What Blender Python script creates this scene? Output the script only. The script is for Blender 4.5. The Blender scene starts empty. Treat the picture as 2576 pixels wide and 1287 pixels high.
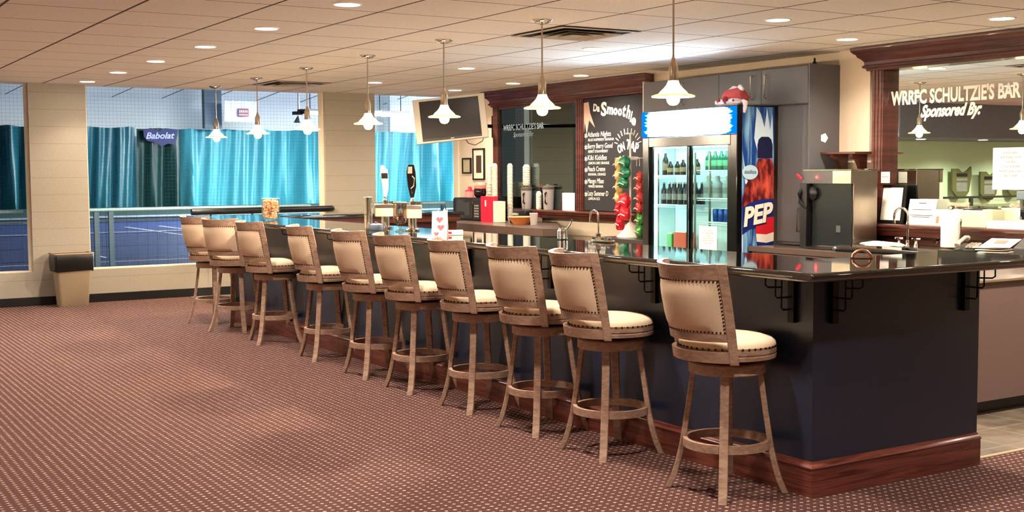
import bpy, bmesh, math, random
from mathutils import Vector, Matrix
PI = math.pi
random.seed(7)
sc = bpy.context.scene
COL = sc.collection

# ------------------------------------------------------------------ camera
cam_d = bpy.data.cameras.new('camera'); cam = bpy.data.objects.new('camera', cam_d); COL.objects.link(cam)
R0 = Vector((0.85067421, -0.52565629, -0.00623310)); R1 = Vector((0.04130826, 0.05501987, 0.99763041)); R2 = Vector((0.52406776, 0.84891594, -0.06851793))
M = Matrix(((R0.x, R1.x, -R2.x), (R0.y, R1.y, -R2.y), (R0.z, R1.z, -R2.z))).to_4x4()
M.translation = Vector((0, 0, 1.56))
cam.matrix_world = M
cam_d.sensor_fit = 'HORIZONTAL'; cam_d.sensor_width = 36.0; cam_d.lens = 3037.85 / 2576 * 36.0
cam_d.clip_start = 0.05; cam_d.clip_end = 200
sc.camera = cam
# ------------------------------------------------------------------ world and colour
w = bpy.data.worlds.new('world'); sc.world = w; w.use_nodes = True
w.node_tree.nodes['Background'].inputs[0].default_value = (0.30, 0.27, 0.25, 1)
w.node_tree.nodes['Background'].inputs[1].default_value = 0.3
sc.view_settings.view_transform = 'Standard'; sc.view_settings.look = 'None'
sc.view_settings.exposure = 1.48; sc.view_settings.gamma = 1.0
sc.view_settings.use_curve_mapping = False
# light levels
CAN_W = 70.0        # recessed lights over the carpet and bar
BACK_W = 44.0       # recessed lights in front of the back wall
BULB_E = 700.0      # pendant bulbs
HALL_E = 160.0        # fixtures of the tennis hall
CEIL = 2.668

# ------------------------------------------------------------------ materials
def lin(c):
    out = []
    for v in c:
        v = v / 255.0
        out.append(v / 12.92 if v <= 0.04045 else ((v + 0.055) / 1.055) ** 2.4)
    return (*out, 1.0)
MATS = {}
def mat(name, c=(200, 200, 200), rough=0.6, metal=0.0, emit=None, es=0.0, trans=0.0, ior=1.45, coat=0.0, spec=0.5, alpha=1.0, noise=0.0, nscale=20.0, bump=0.0, bscale=60.0):
    if name in MATS: return MATS[name]
    m = bpy.data.materials.new(name); m.use_nodes = True
    nt = m.node_tree; b = nt.nodes['Principled BSDF']
    b.inputs['Base Color'].default_value = lin(c); b.inputs['Roughness'].default_value = rough
    b.inputs['Metallic'].default_value = metal; b.inputs['Transmission Weight'].default_value = trans
    b.inputs['IOR'].default_value = ior; b.inputs['Coat Weight'].default_value = coat
    b.inputs['Specular IOR Level'].default_value = spec; b.inputs['Alpha'].default_value = alpha
    if emit:
        b.inputs['Emission Color'].default_value = lin(emit); b.inputs['Emission Strength'].default_value = es
    if noise or bump:
        tc = nt.nodes.new('ShaderNodeTexCoord'); n = nt.nodes.new('ShaderNodeTexNoise')
        n.inputs['Scale'].default_value = nscale; n.inputs['Detail'].default_value = 4
        nt.links.new(tc.outputs['Object'], n.inputs['Vector'])
        if noise:
            r = nt.nodes.new('ShaderNodeMapRange'); r.inputs['To Min'].default_value = 1 - noise; r.inputs['To Max'].default_value = 1 + noise * 0.6
            nt.links.new(n.outputs['Fac'], r.inputs['Value'])
            mx = nt.nodes.new('ShaderNodeVectorMath'); mx.operation = 'SCALE'
            mx.inputs[0].default_value = lin(c)[:3]
            nt.links.new(r.outputs[0], mx.inputs['Scale']); nt.links.new(mx.outputs[0], b.inputs['Base Color'])
        if bump:
            n2 = nt.nodes.new('ShaderNodeTexNoise'); n2.inputs['Scale'].default_value = bscale
            nt.links.new(tc.outputs['Object'], n2.inputs['Vector'])
            bp = nt.nodes.new('ShaderNodeBump'); bp.inputs['Strength'].default_value = bump; bp.inputs['Distance'].default_value = 0.01
            nt.links.new(n2.outputs['Fac'], bp.inputs['Height']); nt.links.new(bp.outputs[0], b.inputs['Normal'])
    MATS[name] = m
    return m
def N(nt, t, **kw):
    n = nt.nodes.new(t)
    for k, v in kw.items(): setattr(n, k, v)
    return n
def math_node(nt, op, a, b=None, clamp=False):
    n = nt.nodes.new('ShaderNodeMath'); n.operation = op; n.use_clamp = clamp
    for i, v in enumerate((a, b)):
        if v is None: continue
        if isinstance(v, (int, float)): n.inputs[i].default_value = v
        else: nt.links.new(v, n.inputs[i])
    return n.outputs[0]
def mixc(nt, fac, a, b):
    n = nt.nodes.new('ShaderNodeMix'); n.data_type = 'RGBA'
    for idx, v in ((0, fac), (6, a), (7, b)):
        if isinstance(v, (int, float)): n.inputs[idx].default_value = v
        elif isinstance(v, tuple): n.inputs[idx].default_value = v
        else: nt.links.new(v, n.inputs[idx])
    return n.outputs[2]
def wood(name, c1, c2, scale=(3, 3, 30), rough=0.4, coat=0.2, det=6):
    m = mat(name, c1, rough, coat=coat); nt = m.node_tree; b = nt.nodes['Principled BSDF']
    tc = N(nt, 'ShaderNodeTexCoord'); mp = N(nt, 'ShaderNodeMapping'); mp.inputs['Scale'].default_value = scale
    nt.links.new(tc.outputs['Object'], mp.inputs['Vector'])
    n = N(nt, 'ShaderNodeTexNoise'); n.inputs['Scale'].default_value = 1.0; n.inputs['Detail'].default_value = det; n.inputs['Distortion'].default_value = 1.2
    nt.links.new(mp.outputs[0], n.inputs['Vector'])
    r = N(nt, 'ShaderNodeMapRange'); r.inputs['From Min'].default_value = 0.35; r.inputs['From Max'].default_value = 0.65
    nt.links.new(n.outputs['Fac'], r.inputs['Value'])
    nt.links.new(mixc(nt, r.outputs[0], lin(c1), lin(c2)), b.inputs['Base Color'])
    bp = N(nt, 'ShaderNodeBump'); bp.inputs['Strength'].default_value = 0.15; bp.inputs['Distance'].default_value = 0.004
    nt.links.new(n.outputs['Fac'], bp.inputs['Height']); nt.links.new(bp.outputs[0], b.inputs['Normal'])
    return m

def carpet_mat():
    m = mat('carpet', (92, 62, 58), 0.95, spec=0.1); nt = m.node_tree; b = nt.nodes['Principled BSDF']
    tc = N(nt, 'ShaderNodeTexCoord'); sp = N(nt, 'ShaderNodeSeparateXYZ')
    jit = N(nt, 'ShaderNodeTexNoise'); jit.inputs['Scale'].default_value = 45; jit.inputs['Detail'].default_value = 1
    nt.links.new(tc.outputs['Object'], jit.inputs['Vector'])
    jv = N(nt, 'ShaderNodeVectorMath', operation='SCALE'); jv.inputs['Scale'].default_value = 0.012; nt.links.new(jit.outputs['Color'], jv.inputs[0])
    ad = N(nt, 'ShaderNodeVectorMath', operation='ADD'); nt.links.new(tc.outputs['Object'], ad.inputs[0]); nt.links.new(jv.outputs[0], ad.inputs[1])
    nt.links.new(ad.outputs[0], sp.inputs[0])
    s = 0.0435
    u = math_node(nt, 'SUBTRACT', math_node(nt, 'FRACT', math_node(nt, 'DIVIDE', sp.outputs[0], s)), 0.5)
    v = math_node(nt, 'SUBTRACT', math_node(nt, 'FRACT', math_node(nt, 'DIVIDE', sp.outputs[1], s)), 0.5)
    d = math_node(nt, 'ADD', math_node(nt, 'ABSOLUTE', math_node(nt, 'MULTIPLY', u, 1.0)), math_node(nt, 'ABSOLUTE', math_node(nt, 'MULTIPLY', v, 1.15)))
    dot = math_node(nt, 'LESS_THAN', d, 0.26)
    d2 = math_node(nt, 'ADD', math_node(nt, 'POWER', u, 2), math_node(nt, 'POWER', v, 2))
    n = N(nt, 'ShaderNodeTexNoise'); n.inputs['Scale'].default_value = 180; n.inputs['Detail'].default_value = 3
    nt.links.new(tc.outputs['Object'], n.inputs['Vector'])
    n3 = N(nt, 'ShaderNodeTexNoise'); n3.inputs['Scale'].default_value = 28; nt.links.new(tc.outputs['Object'], n3.inputs['Vector'])
    r = N(nt, 'ShaderNodeMapRange'); r.inputs['From Min'].default_value = 0.38; r.inputs['From Max'].default_value = 0.62
    nt.links.new(n.outputs['Fac'], r.inputs['Value'])
    base = mixc(nt, r.outputs[0], lin((56, 35, 35)), lin((106, 73, 67)))
    r3 = N(nt, 'ShaderNodeMapRange'); r3.inputs['From Min'].default_value = 0.3; r3.inputs['From Max'].default_value = 0.6; r3.inputs['To Min'].default_value = 0.45; r3.inputs['To Max'].default_value = 1.0
    nt.links.new(n3.outputs['Fac'], r3.inputs['Value'])
    fac = math_node(nt, 'MULTIPLY', dot, r3.outputs[0])
    nt.links.new(mixc(nt, fac, base, lin((190, 164, 148))), b.inputs['Base Color'])
    bp = N(nt, 'ShaderNodeBump'); bp.inputs['Strength'].default_value = 0.6; bp.inputs['Distance'].default_value = 0.004
    nt.links.new(n.outputs['Fac'], bp.inputs['Height']); nt.links.new(bp.outputs[0], b.inputs['Normal'])
    return m
def ceiling_mat():
    m = mat('ceiling_tile', (236, 224, 208), 0.9, spec=0.1); nt = m.node_tree; b = nt.nodes['Principled BSDF']
    tc = N(nt, 'ShaderNodeTexCoord'); sp = N(nt, 'ShaderNodeSeparateXYZ'); nt.links.new(tc.outputs['Object'], sp.inputs[0])
    s = 0.7625; outs = []
    for k, off, wd in ((0, 2.1174, 0.0105), (1, 5.3399, 0.007)):
        a = math_node(nt, 'ABSOLUTE', math_node(nt, 'SUBTRACT', math_node(nt, 'FRACT', math_node(nt, 'ADD', math_node(nt, 'DIVIDE', math_node(nt, 'SUBTRACT', sp.outputs[k], off), s), 40.5)), 0.5))
        outs.append(math_node(nt, 'LESS_THAN', a, wd / s))
    line = math_node(nt, 'MAXIMUM', outs[0], outs[1])
    n = N(nt, 'ShaderNodeTexNoise'); n.inputs['Scale'].default_value = 140; nt.links.new(tc.outputs['Object'], n.inputs['Vector'])
    r = N(nt, 'ShaderNodeMapRange'); r.inputs['From Min'].default_value = 0.3; r.inputs['From Max'].default_value = 0.7
    nt.links.new(n.outputs['Fac'], r.inputs['Value'])
    base = mixc(nt, r.outputs[0], lin((222, 212, 198)), lin((244, 234, 220)))
    nt.links.new(mixc(nt, line, base, lin((92, 76, 64))), b.inputs['Base Color'])
    bp = N(nt, 'ShaderNodeBump'); bp.inputs['Strength'].default_value = 0.5; bp.inputs['Distance'].default_value = 0.01; bp.invert = True
    nt.links.new(line, bp.inputs['Height']); nt.links.new(bp.outputs[0], b.inputs['Normal'])
    return m
def block_mat():
    m = mat('painted_block', (214, 196, 168), 0.75, spec=0.25); nt = m.node_tree; b = nt.nodes['Principled BSDF']
    tc = N(nt, 'ShaderNodeTexCoord'); sp = N(nt, 'ShaderNodeSeparateXYZ'); nt.links.new(tc.outputs['Object'], sp.inputs[0])
    a = math_node(nt, 'ABSOLUTE', math_node(nt, 'SUBTRACT', math_node(nt, 'FRACT', math_node(nt, 'DIVIDE', sp.outputs[2], 0.205)), 0.5))
    line = math_node(nt, 'LESS_THAN', a, 0.02)
    n = N(nt, 'ShaderNodeTexNoise'); n.inputs['Scale'].default_value = 60; n.inputs['Detail'].default_value = 5; nt.links.new(tc.outputs['Object'], n.inputs['Vector'])
    base = mixc(nt, n.outputs['Fac'], lin((150, 142, 128)), lin((176, 167, 152)))
    nt.links.new(mixc(nt, math_node(nt, 'MULTIPLY', line, 0.35), base, lin((116, 104, 88))), b.inputs['Base Color'])
    bp = N(nt, 'ShaderNodeBump'); bp.inputs['Strength'].default_value = 0.3; bp.inputs['Distance'].default_value = 0.006
    nt.links.new(n.outputs['Fac'], bp.inputs['Height']); nt.links.new(bp.outputs[0], b.inputs['Normal'])
    return m
def slate_mat():
    m = mat('slate_tile', (96, 84, 72), 0.45); nt = m.node_tree; b = nt.nodes['Principled BSDF']
    tc = N(nt, 'ShaderNodeTexCoord'); br = N(nt, 'ShaderNodeTexBrick'); br.offset = 0.0
    br.inputs['Scale'].default_value = 1.0; br.inputs['Brick Width'].default_value = 0.33; br.inputs['Row Height'].default_value = 0.33; br.inputs['Mortar Size'].default_value = 0.006
    br.inputs['Color1'].default_value = lin((86, 76, 66)); br.inputs['Color2'].default_value = lin((112, 100, 86)); br.inputs['Mortar'].default_value = lin((134, 124, 108))
    nt.links.new(tc.outputs['Object'], br.inputs['Vector'])
    n = N(nt, 'ShaderNodeTexNoise'); n.inputs['Scale'].default_value = 7; n.inputs['Detail'].default_value = 6; nt.links.new(tc.outputs['Object'], n.inputs['Vector'])
    r = N(nt, 'ShaderNodeMapRange'); r.inputs['From Min'].default_value = 0.4; r.inputs['From Max'].default_value = 0.7; nt.links.new(n.outputs['Fac'], r.inputs['Value'])
    nt.links.new(mixc(nt, math_node(nt, 'MULTIPLY', r.outputs[0], 0.5), br.outputs['Color'], lin((150, 134, 110))), b.inputs['Base Color'])
    bp = N(nt, 'ShaderNodeBump'); bp.inputs['Strength'].default_value = 0.4; nt.links.new(n.outputs['Fac'], bp.inputs['Height']); nt.links.new(bp.outputs[0], b.inputs['Normal'])
    return m
def net_mat():
    m = bpy.data.materials.new('netting'); m.use_nodes = True; nt = m.node_tree; nt.nodes.clear()
    out = N(nt, 'ShaderNodeOutputMaterial'); tc = N(nt, 'ShaderNodeTexCoord'); sp = N(nt, 'ShaderNodeSeparateXYZ'); nt.links.new(tc.outputs['Object'], sp.inputs[0])
    o = []
    for k in (0, 2):
        a = math_node(nt, 'ABSOLUTE', math_node(nt, 'SUBTRACT', math_node(nt, 'FRACT', math_node(nt, 'DIVIDE', sp.outputs[k], 0.045)), 0.5))
        o.append(math_node(nt, 'LESS_THAN', a, 0.014))
    line = math_node(nt, 'MAXIMUM', o[0], o[1])
    tr = N(nt, 'ShaderNodeBsdfTransparent'); di = N(nt, 'ShaderNodeBsdfDiffuse'); di.inputs[0].default_value = lin((38, 58, 66))
    mx = N(nt, 'ShaderNodeMixShader'); nt.links.new(line, mx.inputs[0]); nt.links.new(tr.outputs[0], mx.inputs[1]); nt.links.new(di.outputs[0], mx.inputs[2])
    nt.links.new(mx.outputs[0], out.inputs[0]); return m
def pane_mat(name, tint=(235, 250, 250), gl=0.08):
    m = bpy.data.materials.new(name); m.use_nodes = True; nt = m.node_tree; nt.nodes.clear()
    out = N(nt, 'ShaderNodeOutputMaterial'); tr = N(nt, 'ShaderNodeBsdfTransparent'); tr.inputs[0].default_value = lin(tint)
    g = N(nt, 'ShaderNodeBsdfGlossy'); g.inputs['Roughness'].default_value = 0.02
    fr = N(nt, 'ShaderNodeLayerWeight'); fr.inputs[0].default_value = 0.5
    f = math_node(nt, 'ADD', math_node(nt, 'MULTIPLY', math_node(nt, 'POWER', fr.outputs[1], 4.0), 0.6), gl * 0.3)
    mx = N(nt, 'ShaderNodeMixShader'); nt.links.new(f, mx.inputs[0]); nt.links.new(tr.outputs[0], mx.inputs[1]); nt.links.new(g.outputs[0], mx.inputs[2])
    nt.links.new(mx.outputs[0], out.inputs[0]); return m
def mirror_mat(name, c, rough=0.0):
    m = bpy.data.materials.new(name); m.use_nodes = True; nt = m.node_tree; nt.nodes.clear()
    out = N(nt, 'ShaderNodeOutputMaterial'); g = N(nt, 'ShaderNodeBsdfGlossy'); g.inputs[0].default_value = lin(c); g.inputs['Roughness'].default_value = rough
    nt.links.new(g.outputs[0], out.inputs[0]); return m

CARPET = carpet_mat(); CEILM = ceiling_mat(); BLOCK = block_mat(); SLATE = slate_mat(); NET = net_mat()
GLASS = pane_mat('clear_glass'); JARG = pane_mat('jar_glass', (252, 251, 249), 0.3); MIRROR = mirror_mat('mirror_glass', (244, 250, 244)); DARKMIRROR = mirror_mat('tinted_mirror_glass', (120, 132, 132))
PAINT = mat('beige_paint', (226, 206, 180), 0.7, spec=0.25, noise=0.05, nscale=8)
CREAM = mat('cream_paint', (238, 224, 200), 0.6, noise=0.04, nscale=8)
NAVY = mat('dark_navy_paint', (36, 44, 64), 0.3, noise=0.15, nscale=60, spec=0.6)
MAHOG = wood('mahogany_wood', (66, 30, 24), (98, 50, 40), (1.5, 1.5, 22), 0.32, 0.3)
MAHOGH = wood('mahogany_wood_lengthwise', (78, 34, 28), (132, 70, 58), (2.0, 2.0, 40), 0.3, 0.35)
OAK = wood('weathered_oak', (150, 120, 101), (182, 151, 130), (16, 16, 40), 0.5, 0.0)
LINEN = mat('linen_fabric', (222, 198, 170), 0.9, noise=0.08, nscale=160, bump=0.15, bscale=400, spec=0.1)
BRONZE = mat('bronze_nail', (70, 44, 34), 0.3, 0.9)
BLACKTOP = mat('glossy_black_countertop', (16, 14, 14), 0.035, coat=0.0, spec=1.0, ior=1.75, noise=0.3, nscale=180)
BLACK = mat('black_plastic', (18, 18, 20), 0.35)
BLACKM = mat('black_iron', (14, 14, 16), 0.4, 0.6)
CHROME = mat('chrome', (226, 222, 214), 0.08, 1.0)
STEEL = mat('brushed_steel', (186, 174, 158), 0.28, 1.0, noise=0.08, nscale=30)
NICKEL = mat('brushed_nickel', (200, 186, 164), 0.25, 1.0)
CABGREY = mat('charcoal_laminate', (92, 90, 92), 0.42, noise=0.08, nscale=80)
BROWNTOP = mat('brown_laminate', (92, 76, 68), 0.25, noise=0.12, nscale=90)
BROWNPANEL = mat('mauve_brown_laminate', (136, 112, 104), 0.5, noise=0.1, nscale=50)
WHITE = mat('white_plastic', (240, 236, 228), 0.4)
PAPER = mat('white_paper', (246, 242, 232), 0.8, spec=0.1)
INK = mat('grey_ink', (110, 104, 104), 0.8)
WGLOW = mat('lit_diffuser', (255, 250, 240), 0.5, emit=(255, 244, 226), es=14.0)
SILVER = mat('silver_plastic', (196, 186, 170), 0.35, 0.3)
BLUEF = mat('blue_court', (30, 47, 92), 0.5, noise=0.08, nscale=3)
LINEW = mat('white_line_paint', (226, 232, 240), 0.6)
TEAL = mat('teal_vinyl', (70, 158, 170), 0.35, noise=0.1, nscale=2)
TEAL_DIM = mat('dim_lit_teal_vinyl', (34, 98, 110), 0.3, noise=0.1, nscale=2)  # same teal vinyl, with the weaker light at the left put into its colour
GREEND = mat('dark_green_vinyl', (14, 52, 50), 0.35, noise=0.1, nscale=2)
TARP = mat('white_insulation', (228, 236, 236), 0.5, noise=0.08, nscale=1.2, bump=0.6, bscale=1.5)
LIGHTBLUE = mat('pale_blue_metal', (150, 190, 204), 0.35)
RED = mat('red_plastic', (230, 30, 60), 0.35)
GREENW = mat('pale_green_wall', (192, 214, 170), 0.8, noise=0.04, nscale=5)
GREYBLUE = mat('grey_blue_paint', (112, 118, 126), 0.7, noise=0.05, nscale=5)
OLIVE = mat('olive_board', (84, 86, 40), 0.6, noise=0.1, nscale=9)

# ------------------------------------------------------------------ mesh helpers
def B(): return bmesh.new()
def box(bm, x0, x1, y0, y1, z0, z1, mtx=None):
    vs = [bm.verts.new((x, y, z)) for x in (x0, x1) for y in (y0, y1) for z in (z0, z1)]
    if mtx: 
        for v in vs: v.co = mtx @ v.co
    for f in ((0, 1, 3, 2), (4, 6, 7, 5), (0, 4, 5, 1), (2, 3, 7, 6), (0, 2, 6, 4), (1, 5, 7, 3)):
        bm.faces.new([vs[i] for i in f])
    return vs
def lathe(bm, prof, c=(0, 0, 0), seg=24, mtx=None, cap=True):
    rings = []
    for r, z in prof:
        rings.append([bm.verts.new((c[0] + r * math.cos(2 * PI * i / seg), c[1] + r * math.sin(2 * PI * i / seg), c[2] + z)) for i in range(seg)])
    for a, b in zip(rings, rings[1:]):
        for i in range(seg):
            j = (i + 1) % seg
            bm.faces.new((a[i], a[j], b[j], b[i]))
    if cap:
        for ring, (r, z) in ((rings[0], prof[0]), (rings[-1], prof[-1])):
            if r > 1e-5: bm.faces.new(ring)
    if mtx:
        for ring in rings:
            for v in ring: v.co = mtx @ v.co
    return rings
def cyl(bm, c, r, z0, z1, seg=24, mtx=None): lathe(bm, [(r, z0), (r, z1)], c, seg, mtx)
def tube(bm, pts, r, seg=8, closed=False):
    pts = [Vector(p) for p in pts]; n = len(pts); rings = []
    up = Vector((0, 0, 1))
    for i, p in enumerate(pts):
        if closed: t = pts[(i + 1) % n] - pts[i - 1]
        else: t = pts[min(i + 1, n - 1)] - pts[max(i - 1, 0)]
        t.normalize()
        a = t.cross(up)
        if a.length < 1e-3: a = t.cross(Vector((1, 0, 0)))
        a.normalize(); b = t.cross(a).normalized()
        rr = r[i] if isinstance(r, (list, tuple)) else r
        rings.append([bm.verts.new(p + a * rr * math.cos(2 * PI * k / seg) + b * rr * math.sin(2 * PI * k / seg)) for k in range(seg)])
    m = n if closed else n - 1
    for i in range(m):
        A, Bq = rings[i], rings[(i + 1) % n]
        for k in range(seg):
            j = (k + 1) % seg; bm.faces.new((A[k], A[j], Bq[j], Bq[k]))
    if not closed:
        bm.faces.new(rings[0]); bm.faces.new(rings[-1])
def sweep_rect(bm, secs):
    """secs: list of 4-corner lists"""
    rings = [[bm.verts.new(p) for p in s] for s in secs]
    for a, b in zip(rings, rings[1:]):
        for i in range(len(a)):
            j = (i + 1) % len(a); bm.faces.new((a[i], a[j], b[j], b[i]))
    bm.faces.new(rings[0]); bm.faces.new(rings[-1])
def prism(bm, poly, a, b, axis='x'):
    def P3(u, v, t):
        return (t, u, v) if axis == 'x' else ((u, t, v) if axis == 'y' else (u, v, t))
    A = [bm.verts.new(P3(u, v, a)) for u, v in poly]; Bq = [bm.verts.new(P3(u, v, b)) for u, v in poly]
    n = len(poly)
    for i in range(n):
        j = (i + 1) % n; bm.faces.new((A[i], A[j], Bq[j], Bq[i]))
    bm.faces.new(A); bm.faces.new(Bq)
def tag(o, label=None, cat=None, group=None, kind=None):
    if label: o['label'] = label
    if cat: o['category'] = cat
    if group: o['group'] = group
    if kind: o['kind'] = kind
    return o
def link(name, bm, m, parent=None, bevel=0.0, smooth=40, loc=None):
    bmesh.ops.recalc_face_normals(bm, faces=bm.faces[:])
    me = bpy.data.meshes.new(name); bm.to_mesh(me); bm.free()
    for p in me.polygons: p.use_smooth = True
    me.set_sharp_from_angle(angle=math.radians(smooth))
    me.materials.append(m)
    o = bpy.data.objects.new(name, me); COL.objects.link(o)
    if parent: o.parent = parent
    if loc: o.location = loc
    if bevel:
        md = o.modifiers.new('bevel', 'BEVEL'); md.width = bevel; md.segments = 2; md.limit_method = 'ANGLE'; md.angle_limit = math.radians(50)
    return o
def thing(name, label, cat, loc=(0, 0, 0), rz=0.0, group=None):
    o = bpy.data.objects.new(name, None); COL.objects.link(o); o.location = loc; o.rotation_euler = (0, 0, rz)
    o.empty_display_size = 0.1
    return tag(o, label, cat, group)
def bx(name, dims, m, parent=None, bevel=0.0):
    bm = B(); box(bm, *dims); return link(name, bm, m, parent, bevel)
def struct(name, bm, m, label=None, bevel=0.0):
    o = link(name, bm, m, None, bevel); o['kind'] = 'structure'
    if label: o['label'] = label
    return o
def dup(root, loc, rz, label=None, group=None, scale=None):
    r = root.copy(); COL.objects.link(r); r.location = loc; r.rotation_euler = (0, 0, rz)
    if scale: r.scale = scale
    if label: r['label'] = label
    if group: r['group'] = group
    for ch in root.children:
        c = ch.copy(); COL.objects.link(c); c.parent = r
        for g in ch.children:
            d = g.copy(); COL.objects.link(d); d.parent = c
    return r
def text(name, s, size, origin, m, parent, right=(0, -1, 0), up=(0, 0, 1), shear=0.0, offset=0.0, depth=0.0005, width=None, align='LEFT', rot=0.0):
    cu = bpy.data.curves.new('tmp', 'FONT'); cu.body = s; cu.size = size; cu.shear = shear; cu.offset = offset; cu.extrude = depth; cu.align_x = align; cu.resolution_u = 3
    to = bpy.data.objects.new('tmp', cu); COL.objects.link(to)
    bpy.context.view_layer.update()
    dg = bpy.context.evaluated_depsgraph_get()
    me = bpy.data.meshes.new_from_object(to.evaluated_get(dg)); bpy.data.objects.remove(to)
    xs = [v.co.x for v in me.vertices]
    if width and xs:
        k = width / (max(xs) - min(xs))
        for v in me.vertices: v.co.x *= k
    right = Vector(right).normalized(); up = Vector(up).normalized()
    if rot:
        c, s_ = math.cos(rot), math.sin(rot); right, up = right * c + up * s_, up * c - right * s_
    nrm = right.cross(up); o3 = Vector(origin)
    for v in me.vertices: v.co = o3 + right * v.co.x + up * v.co.y + nrm * v.co.z
    me.materials.clear(); me.materials.append(m); me.name = name
    o = bpy.data.objects.new(name, me); COL.objects.link(o)
    if parent: o.parent = parent
    return o

# ------------------------------------------------------------------ SETTING
XW = 8.62; YF = 15.35
bm = B(); box(bm, -6.2, 8.8, -5.2, 4.17, -0.1, 0); box(bm, -6.2, 4.6, 4.17, 15.4, -0.1, 0); struct('floor', bm, CARPET, 'brown carpet with rows of small pale dashes')
bm = B(); box(bm, 4.6, 8.8, 4.17, 15.4, -0.1, 0.0); struct('floor.001', bm, SLATE, 'brown slate tile floor behind the bar')
bx('trim_1', (5.3, 8.6, 4.155, 4.185, 0.0, 0.006), mat('pale_metal_strip', (196, 178, 150), 0.35, 0.5))['kind'] = 'structure'
bm = B(); box(bm, -6.2, 8.9, -5.2, 15.6, CEIL, CEIL + 0.15); struct('ceiling', bm, CEILM, 'beige suspended ceiling of square tiles')
# far wall with three openings to the tennis hall
ZS = 0.405
bm = B()
for x0, x1, z0, z1 in ((-6.2, 1.82, 0, CEIL), (1.82, XW + 0.2, 0, ZS), (2.71, 3.375, ZS, CEIL), (6.507, 7.25, ZS, CEIL)):
    box(bm, x0, x1, YF, YF + 0.2, z0, z1)
struct('wall_far', bm, BLOCK, 'beige painted block wall with openings onto the tennis courts')
bm = B(); box(bm, -6.2, 9.0, YF - 0.012, YF, 0, 0.105); struct('baseboard_far', bm, BLACK)
bm = B(); box(bm, XW, XW + 0.2, -5.2, YF + 0.2, 0, CEIL); struct('wall_back', bm, PAINT, 'beige painted wall behind the bar')
bm = B(); box(bm, -6.2, -6.0, -5.2, YF, 0, CEIL); struct('wall_left', bm, PAINT)
bm = B(); box(bm, -6.2, 8.8, -5.2, -5.0, 0, CEIL); struct('wall_rear', bm, PAINT)
# green wall and bulkhead seen in the mirror
bm = B(); box(bm, -6.0, 1.8, YF - 0.05, YF - 0.001, 0.105, CEIL); struct('wall_green', bm, GREENW, 'pale green wall seen in the mirror')
bm = B(); box(bm, -6.0, 1.75, 13.55, YF - 0.051, 2.10, CEIL - 0.001); struct('trim_bulkhead', bm, GREYBLUE, 'grey blue bulkhead seen in the mirror')
for i, (x0, x1) in enumerate(((1.82, 2.71), (3.375, 6.507), (7.25, 8.62))):
    bm = B()
    for a in (x0, x1 - 0.02): box(bm, a, a + 0.02, YF + 0.06, YF + 0.2, ZS, CEIL - 0.001)
    box(bm, x0 + .021, x1 - .021, YF + 0.06, YF + 0.2, ZS, ZS + 0.012)
    fr = struct('window_%d' % (i + 1), bm, CREAM, ['left opening onto the tennis courts', 'wide middle opening onto the tennis courts', 'right opening onto the tennis courts beside the television'][i])
    bm = B(); v = [bm.verts.new(p) for p in ((x0 + .02, YF + .24, ZS), (x1 - .02, YF + .24, ZS), (x1 - .02, YF + .24, CEIL + .2), (x0 + .02, YF + .24, CEIL + .2))]; bm.faces.new(v)
    nn = link('safety_net', bm, NET); tag(nn, ['fine mesh safety net behind the left opening', 'fine mesh safety net behind the wide middle opening', 'fine mesh safety net behind the right opening'][i], 'net', 'safety nets at the court openings')
# beige column box beside the mirror
bm = B(); box(bm, XW - 0.07, XW - 0.001, 7.66, 8.03, 1.735, CEIL - 0.001); struct('trim_2', bm, PAINT)
# lower wall below the left ledge
bm = B(); box(bm, XW - 0.025, XW - 0.001, 10.5, 12.84, 0.78, 0.984); struct('trim_3', bm, CREAM, 'cream wall panel below the chalkboard ledge')
# ------------------------------------------------------------------ TENNIS HALL (seen through the openings)
bm = B(); box(bm, -14, 50, 15.7, 56, -0.1, -0.005); struct('floor.002', bm, BLUEF, 'blue tennis court floor')
bm = B(); box(bm, -14, 50, 50, 50.3, 0, 5.3); struct('wall_hall', bm, TARP, 'white insulation wall of the tennis hall')
bm = B(); box(bm, -14, 50, 15.75, 56, 5.1, 5.3); struct('ceiling.001', bm, TARP, 'pale ceiling of the tennis hall')
bm = B()
for x in range(-10, 48, 2):
    pts = [(x + 0.0, 49.9, 4.7), (x + 0.5, 48.3, 5.02), (x + 0.9, 45, 5.08), (x + 1.5, 40, 5.08)]
    tube(bm, pts, 0.016, 4)
struct('trim_4', bm, mat('seam_grey', (96, 118, 128), 0.6))
bm = B()
box(bm, 10.3, 10.36, 26, 37.5, -0.005, 0.0)
box(bm, 9.25, 9.31, 31.5, 37.4, -0.005, 0.001); box(bm, 5.45, 5.51, 23.6, 25.4, -0.005, 0.001); box(bm, 3, 20, 22.42, 22.48, -0.005, 0.001)
box(bm, 13.0, 13.06, 25, 37.4, -0.005, 0.001)
box(bm, 3, 30, 34.1, 34.16, -0.005, 0.001); tag(link('court_lines', bm, LINEW), 'white painted tennis court lines on the blue floor', 'court line')
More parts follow.
